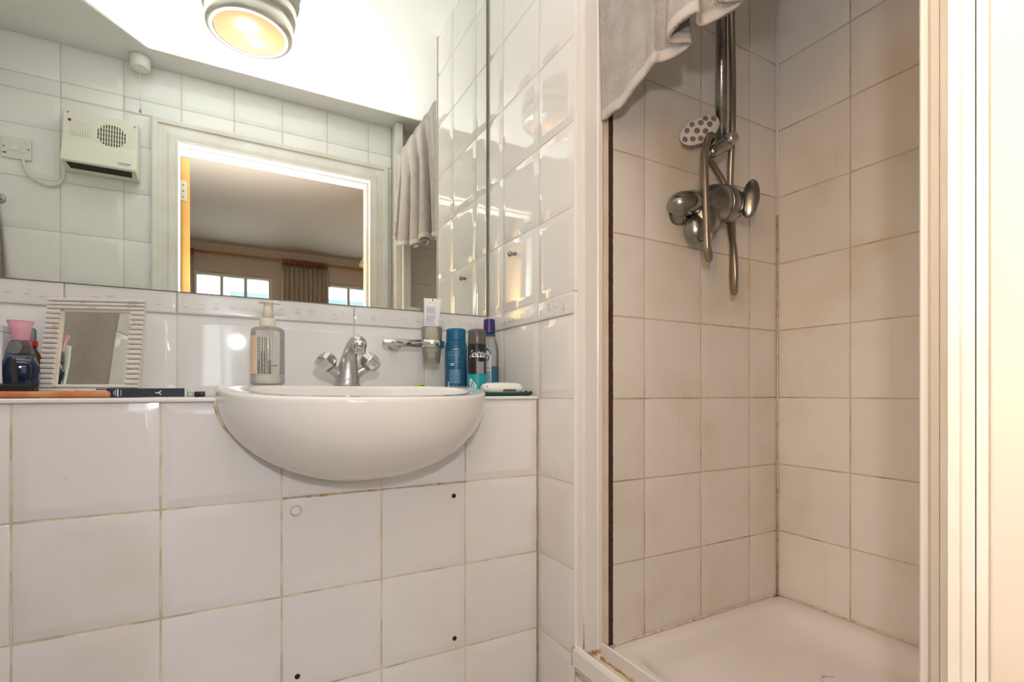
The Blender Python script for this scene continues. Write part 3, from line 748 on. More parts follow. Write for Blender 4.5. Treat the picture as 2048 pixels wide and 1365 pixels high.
lab.add([(.0282*math.sin(x/.0282), -.0282*.93*math.cos(x/.0282), z) for x, z in poly], [tuple(range(len(poly)))], False, mw2)
part('label', lab, 'white_label', mo)
arc = MB()
for i in range(10):
    a0, a1 = PI*i/10, PI*(i+1)/10
    q = [(-.003+r*math.cos(a), .118+r*1.5*math.sin(a)) for a in (a0, a1) for r in (.0085, .0130)]
    arc.add([(.0285*math.sin(x/.0285), -.0285*.94*math.cos(x/.0285), z) for x, z in q], [(0, 1, 3, 2)], False, mw2)
part('label_arch', arc, 'bluecan', mo)
part('lettering', text_mb('0', .024, mw2 @ T((-.001, .0012, .108)) , wrap=.0288), 'black_ink', mo)
part('label_lines', patch(patch(MB(), .0284, -.010, .008, .078, .081, mw2, 4), .0284, -.010, .008, .040, .070, mw2, 4), 'paleblue_ink', mo)
dk = thing('dark_bottle', 'small black bottle squeezed between the blue bottle and shaving gel', 'bottle', (.600, 1.300, -.0105))
part('body', MB().lathe([(.014, 0), (.0155, .002), (.0155, .085), (.013, .094)], 24, T((.600, 1.297, -.0105))), 'black', dk)
part('cap', MB().lathe([(.0125, .094), (.0125, .118), (.011, .121), (0, .1215)], 24, T((.600, 1.297, -.0105))), 'darkcap', dk)

sp = thing('scouring_pad', 'thin dark green scouring pad lying on the shelf corner', 'scouring pad', (.615, 1.155, -.0112))
def pad(u, t):
    a = 2*PI*u; r = (abs(math.cos(a))**5+abs(math.sin(a))**5)**(-1/5)
    w = {0: (.93, 0), 1: (1, .002), 2: (1, .006), 3: (.95, .0085)}[round(t*3)]
    x = .068*r*math.cos(a)*w[0]; y = .036*r*math.sin(a)*w[0]
    return (.613+x-.0*y, 1.156+y-.15*x, -.0112+w[1]+.004*max(0, x/.068)**2*(1+.6*math.sin(9*a)))
pm = MB().grid(pad, 40, 4, True, None, True); pm.f += [tuple(range(40)), tuple(120+i for i in range(40))]; pm.sm += [True, True]
part('pad', pm, 'scourer', sp)
sb = thing('soap_case', 'white rounded plastic case resting on the green scouring pad', 'soap case', (.606, 1.156, -.003))
mc = T((.606, 1.156, -.0028)) @ R(-.15, 'Z')
def case(u, t):
    a = 2*PI*u; r = (abs(math.cos(a))**3.2+abs(math.sin(a))**3.2)**(-1/3.2)
    k = [(.80, 0), (.96, .004), (1, .011), (.98, .017), (.90, .0225), (.70, .0255), (.35, .0265), (.02, .0268)][round(t*7)]
    return (.055*r*math.cos(a)*k[0], .030*r*math.sin(a)*k[0], k[1])
cm = MB().grid(case, 40, 8, True, mc, True); cm.f.append(tuple(range(40))); cm.sm.append(True)
part('body', cm, 'white_plastic', sb)
part('slot', MB().box(-.006, .030, -.0303, -.027, .0035, .0095, mc), 'darkleaf', sb, bevel=.001)
part('dot', MB().lathe([(.0016, 0), (.0016, .001), (0, .001)], 10, mc @ T((-.046, -.0215, .0165)) @ R(PI/2, 'X')), 'black_ink', sb)
so = thing('soap_sliver', 'small sliver of green soap on the basin rim', 'soap', (.409, 1.222, .0148))
part('sliver', MB().ball((.406, 1.222, .0163), (.014, .008, .003), 16, 8), 'soapgreen', so)
part('dark_bit', MB().ball((.4115, 1.2165, .0148), (.006, .004, .0025), 12, 8), 'darkleaf', so)

# ------------------------------------------------------------------ left group on the shelf
SHZ = -.0108
FY = math.radians(20)
nrm = Vector((-math.sin(FY), -math.cos(FY), 0)); rgt = Vector((math.cos(FY), -math.sin(FY), 0))
lean = math.radians(8.5)
ff = Matrix(((rgt.x, -nrm.x, 0, 0), (rgt.y, -nrm.y, 0, 0), (0, 0, 1, 0), (0, 0, 0, 1)))
fm = T((-.262, 1.323, SHZ+.001)) @ ff @ R(-lean, 'X')
pf = thing('framed_mirror', 'small mirror in a ridged distressed white wooden frame leaning on the shelf', 'mirror', (-.2735, 1.323, SHZ))
FW, FH, ST = .182, .207, .0245
def ridged(x0, x1, z0, z1, n):
    mb = MB(); st = (z1-z0)/n
    for k in range(n):
        a = z0+k*st; poly = [(0, a), (-.008, a+st*.12), (-.0105, a+st*.35), (-.0105, a+st*.75), (-.008, a+st*.94), (0, a+st)]
        mb.prism(poly, x0, x1, 'x', fm)
    return mb
part('frame_stile', ridged(-FW/2, -FW/2+ST, ST, FH-ST, 15), 'frame_white', pf)
part('frame_stile', ridged(FW/2-ST, FW/2, ST, FH-ST, 15), 'frame_white', pf)
part('frame_rail', ridged(-FW/2, FW/2, FH-ST, FH, 3), 'frame_white', pf)
part('frame_rail', ridged(-FW/2, FW/2, 0, ST, 3), 'frame_white', pf)
part('inner_lip', MB().box(-FW/2+ST, -FW/2+ST+.004, -.005, 0, ST, FH-ST, fm).box(FW/2-ST-.004, FW/2-ST, -.005, 0, ST, FH-ST, fm).box(-FW/2+ST, FW/2-ST, -.005, 0, FH-ST-.004, FH-ST, fm), 'pvc_old', pf)
part('glass', MB().box(-FW/2+ST-.004, FW/2-ST+.004, -.0015, .0005, ST-.004, FH-ST+.004, fm), 'mirror', pf)
part('back_board', MB().box(-FW/2+.006, FW/2-.006, .0005, .005, .006, FH-.006, fm), 'frame_white', pf)

pb = (-.3687, 1.325, SHZ)
mp_ = T(pb) @ R(.275, 'Z') @ Matrix.Scale(1.03, 4)
pe = thing('perfume_bottle', 'dark blue perfume bottle with a flared pink cap', 'perfume bottle', pb)
def pbody(prof, mt_, nm, par):
    mb = MB(); v = []; f = []; n = 24
    for w, d, z in prof:
        for i in range(n):
            a = 2*PI*i/n; r = (abs(math.cos(a))**3+abs(math.sin(a))**3)**(-1/3); v.append((w*r*math.cos(a), d*r*math.sin(a), z))
    for k in range(len(prof)-1):
        for i in range(n): f.append((k*n+i, k*n+(i+1) % n, (k+1)*n+(i+1) % n, (k+1)*n+i))
    mb.add(v, f, True, mp_); mb.f += [tuple(range(n)), tuple((len(prof)-1)*n+i for i in range(n))]; mb.sm += [False]*2
    return part(nm, mb, mt_, par)
pbody([(.022, .012, 0), (.0245, .014, .003), (.0278, .016, .045), (.0275, .016, .058), (.0205, .013, .082)], 'perfume', 'liquid_body', pe)
pbody([(.0207, .0132, .0822), (.0160, .011, .1025), (.0140, .010, .1060), (.0115, .0095, .1075)], 'perfume_glass', 'glass_shoulder', pe)
part('facet', MB().add([(-.011, -.0168, .012), (-.004, -.0172, .010), (-.0035, -.0170, .055), (-.0075, -.0160, .076), (-.014, -.0164, .058)], [(0, 1, 2, 3, 4)], False, mp_), 'dark', pe)
part('cap', MB().lathe([(.0118, .1075), (.0125, .109), (.0150, .128), (.0195, .1455), (.016, .1440), (0, .142)], 24, mp_ , sy=.75), 'pinkcap', pe)
wt = thing('white_tube', 'white cosmetic tube standing on the shelf beside the perfume bottle', 'tube', (-.402, 1.288, SHZ))
part('tube_body', MB().lathe([(.017, .012), (.018, .014), (.017, .10), (.014, .128), (.013, .142)], 24, T((-.402, 1.288, SHZ)), sy=.7), 'white_label', wt)
part('cap', MB().lathe([(.0155, 0), (.0165, .001), (.016, .012)], 24, T((-.402, 1.288, SHZ)), sy=.8), 'white_plastic', wt)
wx = thing('white_carton', 'white carton with a silver lid edge behind the perfume bottle', 'carton', (-.435, 1.37, SHZ))
part('box', MB().box(-.47, -.400, 1.345, 1.395, SHZ, .118), 'white_label', wx, bevel=.001)
part('lid', MB().box(-.471, -.399, 1.344, 1.396, .118, .131), 'silver', wx, bevel=.001)
part('print', MB().box(-.412, -.409, 1.3440, 1.3452, .02, .105), 'blue_ink', wx)
ab = thing('amber_bottle', 'squat amber bottle with a red collar and clear stopper behind the framed mirror', 'bottle', (-.3705, 1.380, SHZ))
ma = T((-.3705, 1.380, SHZ-.0))
part('body', MB().lathe([(.020, 0), (.024, .004), (.026, .05), (.024, .075), (.012, .096), (.010, .103)], 28, ma), 'amber', ab)
part('collar', MB().lathe([(.0125, .103), (.0128, .105), (.0128, .116), (.010, .117)], 20, ma), 'redbit', ab)
part('stopper', MB().lathe([(.0085, .117), (.011, .119), (.011, .138), (.009, .141), (0, .142)], 16, ma), 'perfume_glass', ab)

br = thing('shoe_brush', 'black-bristled brush with a long orange-stained wooden handle', 'brush', (-.33, 1.165, SHZ))
hpts = smooth_path([(-.44, 1.166, -.0050), (-.36, 1.160, -.0050), (-.28, 1.154, -.0050), (-.215, 1.148, -.0048), (-.203, 1.147, -.0050), (-.198, 1.1465, -.0050)], 6)
part('handle', MB().tube(hpts, [.0058]*21+[.0062, .0064, .0064, .0063, .006, .0057, .0052, .0042, .003, .0012][:len(hpts)-21], 16), 'orangewood', br)
part('bristle_block', MB().box(-.46, -.309, 1.172, 1.196, SHZ, .0125), 'bristle', br, bevel=.003)
bb = MB(); rr = random.Random(8)
for i in range(700):
    x = rr.uniform(-.455, -.311); y = rr.uniform(1.173, 1.195); dx = rr.uniform(-.002, .002)+(.004 if x > -.318 else 0)
    h = .0165+rr.uniform(-.0025, .001)
    bb.add([(x-.0009, y, .0005), (x+.0009, y, .0005), (x+dx, y, h), (x, y+.0009, .0005)], [(0, 1, 2), (1, 3, 2), (3, 0, 2)], False)
o = part('bristles', bb, 'bristle', br); o['kind'] = 'stuff'

nx = thing('navy_box', 'slim navy cosmetic box with a silver Y on its side', 'box', (-.143, 1.165, SHZ))
mn = T((-.1435, 1.165, SHZ)) @ R(-.02, 'Z') @ R(-.006, 'Y')
part('carton', MB().box(-.062, .0575, -.009, .009, .0008, .0172, mn), 'navy', nx, bevel=.0006)
part('end_flap', MB().box(.0576, .0605, -.0085, .0085, .0012, .0168, mn), 'silver', nx)
part('open_flap', MB().box(-.078, -.0615, -.006, .008, .0145, .0165, mn), 'black', nx)
part('lettering', text_mb('Y', .0125, mn @ T((.015, -.0092, .0088)) @ R(PI/2, 'Y'), bold=.0004), 'silver', nx)
bands = MB()
for x0, x1, k in ((-.047, -.0445, 1), (-.0415, -.0405, .8), (-.050, -.0488, .8), (-.0522, -.0515, .5)): bands.box(x0, x1, -.0093, -.0088, .009-.0068*k, .009+.0068*k, mn)
part('silver_bars', bands, 'silver', nx)
lg = thing('lip_gloss', 'small clear tube with a black cap beside the navy box', 'lip gloss', (-.065, 1.164, SHZ))
part('tube_body', MB().tube([(-.0815, 1.1645, -.0050), (-.0715, 1.164, -.0050)], [.0045, .0045], 16), 'clear_cloudy', lg)
part('neck', MB().tube([(-.0735, 1.164, -.0050), (-.0695, 1.1638, -.0050)], [.003, .003], 14), 'silver', lg)
part('cap', MB().tube([(-.0705, 1.1638, -.0050), (-.070, 1.1638, -.0050), (-.0535, 1.163, -.0046), (-.0528, 1.163, -.0046)], [.005, .0055, .0055, .005], 18), 'black', lg)

# ------------------------------------------------------------------ peg on the right wall
pg = thing('wall_peg', 'small grey steel peg sticking out of the white tiled wall beside the mirror', 'peg', (.682, 1.23, .38))
part('pin', MB().tube([(.690, 1.228, .388), (.671, 1.232, .3855)], .0048, 12), 'grub', pg)
part('knob', MB().ball((.672, 1.232, .386), (.007, .008, .008), 12, 8), 'grub', pg)

# ------------------------------------------------------------------ shower frame, tray
sf = thing('shower_enclosure', 'white framed shower enclosure opening with moulded jambs and threshold rail', 'shower frame', (.74, .6, -.65))
part('jamb', MB().prism([(.699, .952), (.699, .930), (.7035, .9285), (.738, .9285), (.741, .926), (.752, .926), (.757, .929), (.757, .952)], -.63, 1.20, 'z'), 'pvc', sf)
part('jamb_strip', MB().box(.757, .7745, .9315, .952, -.60, 1.20), 'pvc_old', sf)
def seal():
    mb = MB(); rr = random.Random(1); n = 240
    rows = []
    for k in range(n+1):
        z = -.605+1.80*k/n; e = rr.uniform(-.0014, .0010); w = .7775+e
        rows.append([(w, .9335, z), (.790+rr.uniform(-.0004, .0004), .9335, z)])
    mb.add([p for r in rows for p in r], [(2*k, 2*k+1, 2*k+3, 2*k+2) for k in range(n)], False)
    mb.box(.7785, .7895, .9338, .9385, -.605, 1.195); return mb
part('mould_seal', seal(), 'mould', sf)
# right-hand (near) jamb
part('jamb', MB().prism([(.788, .305), (.752, .305), (.748, .302), (.748, .2945), (.752, .2935), (.750, .292), (.750, .2840), (.753, .2835), (.750, .283), (.750, .2775), (.788, .2775)], -.60, 1.20, 'z'), 'pvc', sf)
part('jamb_strip', MB().box(.757, .785, .235, .2775, -.60, 1.20), 'mirror_edge', sf)  # dark colour paints the shade of the gap between jamb and wall end
part('wall_end', MB().box(.7195, .757, .2005, .272, -.9, 1.385), 'gloss', sf, bevel=.002)
part('head_rail', MB().box(.742, .786, .2795, .9335, 1.135, 1.225), 'pvc', sf, bevel=.004)
part('threshold_rail', MB().prism([(.6865, -.637), (.6865, -.600), (.690, -.592), (.695, -.5905), (.700, -.594), (.702, -.64)], .205, .9545, 'y', None), 'pvc', sf)
part('rail_upstand', MB().prism([(.7485, -.64), (.7485, -.589), (.7505, -.5865), (.7525, -.589), (.7525, -.64)], .2775, .9275, 'y'), 'pvc', sf)
part('rail_channel', MB().box(.702, .7485, .2775, .9275, -.645, -.624), 'pvc_old', sf)
part('riser_bead', MB().tube([(.6935, .9515, -.655), (.6935, .21, -.655)], .004, 8), 'silicone', sf)
part('riser_panel', MB().box(.694, .715, .205, .952, -.9, -.645), 'tile_shower', sf)
# rusty sealant at the foot of the jamb
rr = random.Random(12); ru = MB()
for i in range(40):
    x = rr.uniform(.699, .750); ru.ball((x, .9268, -.606+.30*max(0, .716-x)+rr.uniform(-.004, .004)), (rr.uniform(.003, .006), .0015, rr.uniform(.002, .004)), 8, 6)
ru.tube([(.7478, .927-i*.012, -.6215+.002*math.sin(i*2.3)) for i in range(40)], [.0028+.0012*math.sin(i*1.7) for i in range(40)], 6)
ru.tube([(.7000, .9290, -.59), (.7003, .9288, -.56), (.6998, .9290, -.52)], [.0022, .0012, .0004], 6)
ru.tube([(.6875, .9530, -.592), (.6880, .9490, -.594), (.697, .948, -.594)], [.0022, .0024, .002], 6)
ru.tube([(.6866, .9555, -.597), (.6866, .9555, -.636)], .0016, 6)
part('rusty_sealant', ru, 'rust', sf)
def tray():
    mb = MB(); X0, X1, Y0, Y1 = .7535, 1.4265, .1905, .9355; cx, cy = (X0+X1)/2, (Y0+Y1)/2; hx, hy = (X1-X0)/2, (Y1-Y0)/2; N = 96
    prof = [(0, -.70, 60), (0, -.614, 60), (.003, -.608, 40), (.012, -.606, 26), (.038, -.608, 14), (.046, -.614, 10), (.054, -.630, 8), (.064, -.652, 7), (.080, -.666, 6), (.105, -.672, 5), (.2, -.675, 3)]
    v = []
    for ins, z, p in prof:
        for i in range(N):
            a = 2*PI*i/N; ca, sa = math.cos(a), math.sin(a); r = (abs(ca)**p+abs(sa)**p)**(-1/p)
            v.append((cx+(hx-ins)*r*ca, cy+(hy-ins)*r*sa, z))
    f = [(k*N+i, k*N+(i+1) % N, (k+1)*N+(i+1) % N, (k+1)*N+i) for k in range(len(prof)-1) for i in range(N)]
    mb.add(v, f); mb.f.append(tuple((len(prof)-1)*N+i for i in range(N))); mb.sm.append(True); return mb
ty = thing('shower_tray', 'white shower tray with a rounded rim and embossed grip marks', 'shower tray', (1.09, .56, -.70))
part('basin', tray(), 'acrylic', ty)
gm = MB(); rr = random.Random(3)
for i in range(6):
    for j in range(6):
        x = .93+i*.052+(j % 2)*.026; y = .36+j*.062
        pts = [(x+.021*math.cos(a), y+.015*math.sin(a), -.6725+.0008) for a in [PI*k/10 for k in range(11)]]
        gm.tube(pts, [.0008]+[.0028]*9+[.0008], 6)
gmo = part('grip_marks', gm, 'acrylic', ty); gmo['kind'] = 'stuff'
part('silicone_bead', MB().tube(smooth_path([(.795, .9348, -.607), (1.10, .9348, -.607), (1.4255, .9345, -.607)], 20), [.0038+.001*math.sin(i*1.7) for i in range(41)], 6).tube(smooth_path([(1.4255, .935, -.607), (1.4255, .6, -.607), (1.4255, .2, -.607)], 20), [.0040+.001*math.sin(i*2.1) for i in range(41)], 6), 'silicone', ty)

# ------------------------------------------------------------------ riser rail, mixer, hose, brush
rs = thing('shower_riser', 'chrome shower riser rail on the beige tiles with a sliding handset holder', 'shower rail', (1.115, .9, .62))
part('rail', MB().tube([(1.113, .885, .655), (1.113, .885, 1.36)], .0135, 24), 'chrome_dull', rs)
part('rail_bracket', MB().tube([(1.113, .935, .685), (1.113, .887, .685)], [.017, .013], 18), 'chrome_dull', rs)
part('rail_bracket', MB().tube([(1.113, .935, 1.33), (1.113, .887, 1.33)], [.017, .013], 18), 'chrome_dull', rs)
hd = part('handset_holder', MB().tube(smooth_path([(1.124, .876, .648), (1.095, .866, .632), (1.055, .855, .606), (1.028, .850, .590)], 5), [.018, .0185, .019, .0185, .018, .0175, .017, .0165, .016, .0158, .0155, .0152, .015, .0145, .013, .010], 18), 'chrome_dull', rs)
part('holder_knob', MB().tube([(1.116, .868, .652), (1.115, .850, .650), (1.115, .844, .650)], [.0165, .0165, .013], 20), 'chrome_grey', hd)

mx = thing('shower_mixer', 'dull chrome thermostatic shower mixer with an oval lever', 'shower mixer', (1.06, .89, .40))
ax = Vector((1, 0, .16)).normalized(); qa = ax.to_track_quat('Z', 'Y').to_matrix().to_4x4(); ma2 = T((.935, .889, .462)) @ qa
def prof_ell(L, r, n=10): return [(max(.0005, r*math.sin(PI*i/n)**.8), L*i/n) for i in range(n+1)]
part('inlet_cover', MB().lathe([(.0005, 0), (.014, .004), (.024, .012), (.031, .026), (.034, .044), (.0335, .062), (.030, .078), (.026, .09)], 28, ma2, sy=.9), 'chrome_dull', mx)
part('inlet_cover', MB().ball((1.026, .891, .414), (.031, .028, .040), 24, 14), 'chrome_dull', mx)
bdy = MB().lathe([(.026, .085), (.030, .095), (.038, .11), (.046, .13), (.050, .15), (.0515, .165), (.049, .168)], 32, ma2)
bdy.ball((1.052, .888, .444), (.042, .036, .052), 24, 14)
part('body', bdy, 'chrome_dull', mx)
part('control_ring', MB().lathe([(.049, .170), (.0515, .172), (.051, .195), (.047, .212), (.040, .222), (.036, .224)], 32, ma2), 'chrome_dull', mx)
part('control_groove', MB().lathe([(.0485, .166), (.0485, .172)], 32, ma2, cap=False), 'dark', mx)
lv = MB().lathe([(.038, .222), (.040, .228), (.038, .238), (.030, .246), (.014, .250), (.001, .2505)], 28, ma2)
part('lever_hub', lv, 'chrome_dull', mx)
def lever(u, t):
    a = 2*PI*u; b = PI*(t-.5)*.999; p = Vector((.022*math.cos(b)*math.cos(a), .010*math.cos(b)*math.sin(a), .050*math.sin(b)))
    return tuple(Vector((1.168, .840, .500))+(R(-.95, 'Z') @ R(.12, 'Y')).to_3x3() @ p)
part('lever', MB().grid(lever, 26, 18, True, None, True), 'chrome_dull', mx)
part('outlet_nut', MB().lathe([(.010, 0), (.0105, .001), (.0105, .022), (.012, .024), (.012, .034)], 6, T((1.052, .878, .372)), smooth=False), 'chrome', mx)
part('wall_flange', MB().tube([(1.0, .936, .455), (1.0, .900, .455)], .022, 20), 'chrome_dull', mx)
part('wall_flange', MB().tube([(1.11, .936, .48), (1.11, .900, .48)], .022, 20), 'chrome_dull', mx)

hs = thing('shower_hose', 'ribbed metal shower hose looped round the riser and mixer', 'shower hose', (1.07, .85, .26))
key = [(1.052, .878, .374), (1.050, .872, .350), (1.038, .862, .334), (1.020, .850, .333), (1.008, .842, .350), (1.003, .840, .40), (1.000, .840, .48), (1.000, .842, .55), (1.004, .843, .60), (1.020, .846, .628), (1.045, .858, .636),
       (1.075, .905, .632), (1.105, .918, .622), (1.135, .920, .60), (1.162, .918, .57), (1.180, .914, .53), (1.186, .908, .46), (1.184, .905, .38), (1.176, .900, .31), (1.162, .885, .268), (1.146, .870, .268), (1.137, .862, .31), (1.137, .866, .37), (1.160, .895, .45), (1.166, .900, .52), (1.150, .885, .60), (1.135, .868, .70), (1.130, .864, .82), (1.126, .864, 1.0), (1.122, .858, 1.2)]
path = smooth_path(key, 10)
# resample evenly
acc = [0.0]
for i in range(1, len(path)): acc.append(acc[-1]+(path[i]-path[i-1]).length)
Lh = acc[-1]; step = .0026; n = int(Lh/step); ev = []; j = 0
for i in range(n+1):
    d = i*step
    while j < len(acc)-2 and acc[j+1] < d: j += 1
    t = (d-acc[j])/max(1e-9, acc[j+1]-acc[j]); ev.append(path[j].lerp(path[j+1], min(1, t)))
part('hose', MB().tube(ev, [.0088 if i % 2 else .0074 for i in range(len(ev))], 10), 'hose', hs)
hh = thing('shower_handset', 'chrome shower handset at the top of the riser rail, above the towel', 'shower head', (1.12, .85, 1.2))
part('grip', MB().tube(smooth_path([(1.122, .857, 1.195), (1.122, .84, 1.25), (1.12, .80, 1.31)], 5), [.010, .011, .012, .012, .012, .012, .012, .0125, .013, .014, .015], 16), 'chrome_dull', hh)
part('spray_face', MB().lathe([(.02, .02), (.042, .008), (.045, 0), (.042, -.004), (0, -.005)], 28, T((1.118, .785, 1.325)) @ R(.9, 'X')), 'chrome_grey', hh)

sbx = thing('scrubbing_brush', 'oval white scrubbing brush with grey dots hung behind the riser', 'brush', (1.06, .915, .63))
mq = T((1.050, .901, .676)) @ R(-.55, 'Z') @ R(-.50, 'Y')
part('back', MB().ball((0, 0, 0), (.056, .011, .033), 30, 14, mq), 'brushwhite', sbx)
for x, z in ((-.046, -.004), (-.032, .012), (-.030, -.013), (-.014, .019), (-.012, -.001), (-.012, -.021), (.006, .012), (.006, -.012), (.022, .016), (.024, -.002), (.04, .006)):
    yy = -.011*math.sqrt(max(.05, 1-(x/.056)**2-(z/.033)**2))
    part('dot', MB().ball((x, yy, z), (.0075, .0016, .0075), 12, 6, mq), 'brushgrey', sbx)
brs = MB(); rr = random.Random(5)
for i in range(260):
    a = rr.uniform(0, 2*PI); q = math.sqrt(rr.random()); x = -.006+.056*q*math.cos(a); z = .034*q*math.sin(a)
    brs.tube([(x*.8, .004, z*.9), (x*.9-.006, .020, z*.95+.003)], [.0011, .0008], 4, mq)
o = part('bristles', brs, 'brushpink', sbx); o['kind'] = 'stuff'
gs = thing('green_sponge', 'small bright green scrubber tucked behind the shower mixer', 'sponge', (1.045, .925, .49))
part('pad', MB().ball((1.05, .918, .505), (.034, .012, .022), 24, 12), 'greenplastic', gs)

# ------------------------------------------------------------------ towel over the shower head rail
def towel():
    ys = [.922, .86, .775, .672, .571, .45, .335]; hz = [.632, .630, .664, .682, .682, .70, .755]
    def hem(y):
        for i in range(len(ys)-1):
            if ys[i] >= y >= ys[i+1]:
                t = (ys[i]-y)/(ys[i]-ys[i+1]); return hz[i]*(1-t)+hz[i+1]*t
        return hz[0] if y > ys[0] else hz[-1]
    def fn(u, t, off=0.0):
        # u along the rail from the far jamb to the near one, t from the hem up and over the rail
        y0 = .9235-(.9235-.335)*u; ph = 2*PI*(5.2*(u-.30)); g = max(0, min(1, (u-.24)/.14)); g = g*g*(3-2*g)
        if t < .72:
            q = t/.72; low = (1-q)
            z = hem(y0)*(1-q)+1.19*q; am = .004+.026*low**.8
            x = .749-.016*q + am*math.sin(ph)*g + (.0035-.0015*low)*math.sin(2*PI*9*u+.5) - .042*low*max(0, min(1, (u-.62)/.3))
            y = y0 + .022*low*math.sin(2*ph+.6)*g
            x -= .014*q**3
            return (x+off, min(y, .9245), z)
        q = (t-.72)/.28
        if q < .35:
            a = PI*(q/.35); rx = .032
            return (.764-rx*math.cos(a)+.0025*math.sin(ph), y0, 1.19+.048*math.sin(a)**.7+.002*math.sin(2*ph))
        k = (q-.35)/.65
        return (.796+.010*math.sin(ph+.5)*k+.006*k, y0, 1.19-.30*k-.03*math.sin(3*u+1))
    return fn
tfn = towel()
tw = thing('bath_towel', 'grey terry towel hung over the shower head rail, its corner dangling inside the frame', 'towel', (.75, .63, .65))
part('cloth', MB().grid(tfn, 150, 70), 'towel', tw, solid=.006)
def hemfn(u, t):
    p = tfn(u, .055*t/1.0); return (p[0], p[1], p[2]-.0008)
hm = part('hem', MB().grid(lambda u, t: tfn(u, .030*t), 150, 4), 'hem', tw, solid=.0072)

# ------------------------------------------------------------------ things on the back wall (seen in the mirror)
ht = thing('fan_heater', 'ivory wall-mounted fan heater with a round grille, seen in the mirror', 'heater', (-.47, .25, .87))
HX0, HX1 = -.587, -.352
sidep = [(.2005, 1.108), (.252, 1.108), (.262, 1.10), (.276, .985), (.286, .955), (.3035, .893), (.300, .888), (.225, .876), (.2005, .880)]
hbm = MB().prism(sidep, HX0, HX1, 'x')
part('body', hbm, 'ivory', ht, bevel=.004)
n1 = Vector((0, .115, .014)).normalized()     # normal of the upper front face
def hp(x, z):                                  # point on the upper front face
    t = (1.10-z)/.115; return Vector((x, .262+.014*t+.0006, z))
gr = thing; gcx, gcz, grr = -.435, 1.026, .047
mf = Matrix.Identity(4)
slots = MB()
for i in range(-5, 6):
    x = gcx+i*.0085; h = math.sqrt(max(0, grr**2-(i*.0085)**2))
    segs = 5; 
    z = -h
    for k in range(segs):
        a, b = -grr+2*grr*k/segs+.0012, -grr+2*grr*(k+1)/segs-.0012
        a, b = max(a, -h), min(b, h)
        if b-a > .002:
            p = [hp(x-.0024, gcz+a), hp(x+.0024, gcz+a), hp(x+.0024, gcz+b), hp(x-.0024, gcz+b)]
            slots.add([tuple(q) for q in p], [(0, 1, 2, 3)], False)
gp = MB().add([tuple(hp(gcx+.052*math.cos(a), gcz+.052*math.sin(a))+Vector((0, -.0002, 0))) for a in [2*PI*i/36 for i in range(36)]], [tuple(range(36))], False)
gl_ = part('grille', gp, 'ivory', ht)
part('grille_slots', slots, 'slot', gl_)
ribs = MB()
for i in range(9): ribs.tube([tuple(hp(-.562+i*.0075, 1.0)), tuple(hp(-.562+i*.0075, 1.062))], .0012, 6)
part('ribs', ribs, 'ivory', ht)
part('indicator', MB().lathe([(.0052, 0), (.0052, .0015), (0, .003)], 14, T(tuple(hp(-.566, 1.062))) @ R(-PI/2, 'X')), 'red', ht)
for x, z in ((-.572, 1.092), (-.362, 1.084)): part('screw', MB().lathe([(.0034, 0), (.003, .001), (0, .001)], 10, T(tuple(hp(x, z))) @ R(-PI/2, 'X')), 'greyprint', ht)
part('outlet_slot', MB().add([(-.572, .2950, .8864), (-.367, .2950, .8864), (-.372, .2500, .8792), (-.566, .2500, .8792)], [(0, 1, 2, 3)], False), 'dark', ht)
pl1 = MB(); rr = random.Random(14)
def hq(x, z): return (x, .286+.0175*(.955-z)/.062+.0006, z)
x = -.412
while x < -.371:
    l = rr.uniform(.003, .006); pl1.add([hq(x, .912), hq(x+l, .912), hq(x+l, .917), hq(x, .917)], [(0, 1, 2, 3)], False); x += l+.0007
pl1.add([hq(-.412, .906), hq(-.375, .906), hq(-.375, .908), hq(-.412, .908)], [(0, 1, 2, 3)], False)
part('maker_print', pl1, 'greyprint', ht)
fs = thing('fused_spur', 'white fused switch plate with a red neon beside the fan heater', 'switch', (-.735, .205, .895))
part('plate', MB().box(-.779, -.693, .2, .2085, .894, .976), 'white_plastic', fs, bevel=.003)
part('rocker', MB().box(-.758, -.728, .2085, .211, .925, .958), 'white_plastic', fs, bevel=.001)
part('fuse_holder', MB().box(-.722, -.708, .2085, .2105, .920, .962), 'white_plastic', fs, bevel=.001)
part('neon', MB().box(-.774, -.764, .2085, .2095, .910, .915), 'red', fs)
for x in (-.771, -.701): part('screw', MB().lathe([(.0032, 0), (.0028, .001), (0, .001)], 10, T((x, .2085, .937)) @ R(-PI/2, 'X')), 'greyprint', fs)
cb = part('heater_flex', MB().tube(smooth_path([(-.716, .209, .898), (-.713, .212, .872), (-.697, .212, .838), (-.665, .211, .815), (-.630, .210, .812), (-.604, .209, .835), (-.596, .208, .87), (-.592, .207, .93), (-.586, .207, .95)], 8), .0045, 10), 'white_plastic')
tag(cb, 'white flex looping from the fused switch to the fan heater', 'cable')
ps = thing('pull_switch', 'round white ceiling pull switch with a cord above the doorway', 'switch', (-.345, .25, 1.32))
part('base', MB().lathe([(.030, 1.335), (.034, 1.340), (.036, 1.372), (.036, 1.387)], 32, T((-.345, .25, 0))), 'white_plastic', ps)
part('boss', MB().lathe([(.008, 1.328), (.022, 1.332), (.024, 1.336)], 24, T((-.345, .25, 0))), 'white_plastic', ps)
part('cord', MB().tube([(-.345, .25, 1.33), (-.345, .25, 1.17)], .0011, 6), 'white_plastic', ps)
part('cord_knob', MB().lathe([(.001, 1.155), (.004, 1.157), (.0035, 1.166), (.0012, 1.173)], 12, T((-.345, .25, 0))), 'greyprint', ps)
cl = thing('ceiling_lamp', 'round brushed-nickel ceiling lamp with a warm glowing opal glass, seen in the mirror', 'lamp', (.045, .80, 1.26))
LC = (.045, .80)
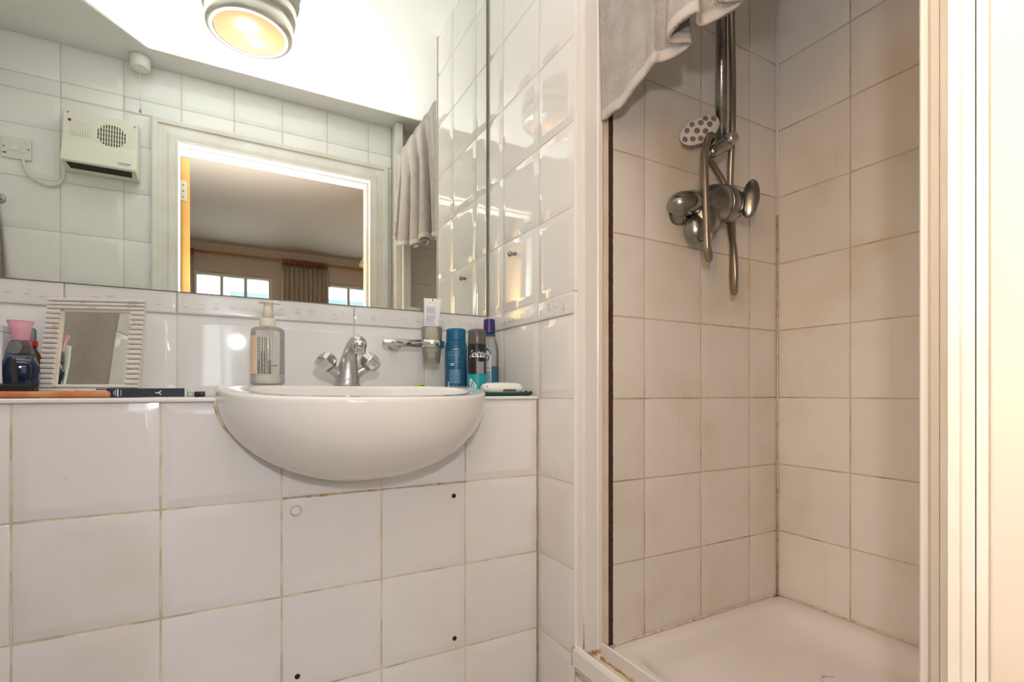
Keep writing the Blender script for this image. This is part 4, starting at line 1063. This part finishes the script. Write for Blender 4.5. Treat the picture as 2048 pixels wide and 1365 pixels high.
part('rim', MB().lathe([(.112, 1.272), (.118, 1.268), (.134, 1.271), (.140, 1.280), (.140, 1.325), (.136, 1.331), (.128, 1.333)], 56, T((*LC, 0)), cap=False), 'nickel', cl)
part('base', MB().lathe([(.126, 1.331), (.146, 1.335), (.152, 1.345), (.152, 1.387)], 56, T((*LC, 0)), cap=False), 'nickel', cl)
part('opal_glass', MB().lathe([(.118, 1.274), (.10, 1.268), (.06, 1.262), (.001, 1.260)], 48, T((*LC, 0)), cap=False), 'opal', cl)
bulb = bpy.data.lights.new('lamp_bulb', 'POINT'); bulb.energy = .55; bulb.color = (1, .50, .20); bulb.shadow_soft_size = .02
bo = bpy.data.objects.new('lamp_bulb', bulb); C.objects.link(bo); bo.location = (LC[0]+.02, LC[1]-.02, 1.295+Z0)

# towels on the left and back walls (seen in the mirrors)
hk = thing('robe_hook', 'round chrome robe hook on the tiled wall above the beige towel', 'hook', (-.785, .21, .72))
part('rose', MB().lathe([(.018, 0), (.018, .004), (.012, .008)], 20, T((-.785, .2, .735)) @ R(-PI/2, 'X')), 'chrome_grey', hk)
part('peg', MB().tube(smooth_path([(-.785, .205, .735), (-.785, .232, .732), (-.785, .243, .742)], 4), [.007]*9, 12), 'chrome_grey', hk)
def drape(x0, x1, ztop, zbot, ax_, wall, out, seed, nf):
    rr = random.Random(seed); p1, p2 = rr.uniform(0, 6), rr.uniform(0, 6)
    def fn(u, t):
        g = .25+.75*min(1, t*1.6)**.7 if nf < 0 else 1
        s = (x0+x1)/2+(x1-x0)*(u-.5)*g; z = ztop+(zbot-ztop)*t
        d = out*(.9+.5*math.sin(2*PI*abs(nf)*u+p1+.8*t)*(1.1-.4*t))+.010*math.sin(4*t+u*5+p2)
        return (s, wall+d, z) if ax_ == 'x' else (wall+d, s, z)
    return fn
t2 = thing('hanging_towel', 'beige towel hanging from the robe hook at the edge of the large mirror', 'towel', (-.80, .24, -.1))
part('cloth', MB().grid(drape(-.865, -.748, .725, -.10, 'x', .204, .022, 2, -2), 40, 40), 'towel_beige', t2, solid=.006)
tr_ = thing('towel_rail', 'chrome towel rail on the side wall carrying a beige towel', 'towel rail', (-.83, 1.0, .50))
part('rail', MB().tube([(-.815, .62, .52), (-.815, 1.30, .52)], .008, 14), 'chrome', tr_)
for y in (.63, 1.29): part('bracket', MB().tube([(-.869, y, .52), (-.815, y, .52)], .010, 14), 'chrome', tr_)
t3 = thing('folded_towel', 'thick beige towel over the side wall rail, filling the small framed mirror', 'towel', (-.815, 1.0, -.1))
part('cloth', MB().grid(drape(.868, 1.062, .532, -.20, 'y', -.800, .014, 6, 1.6), 60, 40), 'towel_beige', t3, solid=.008)
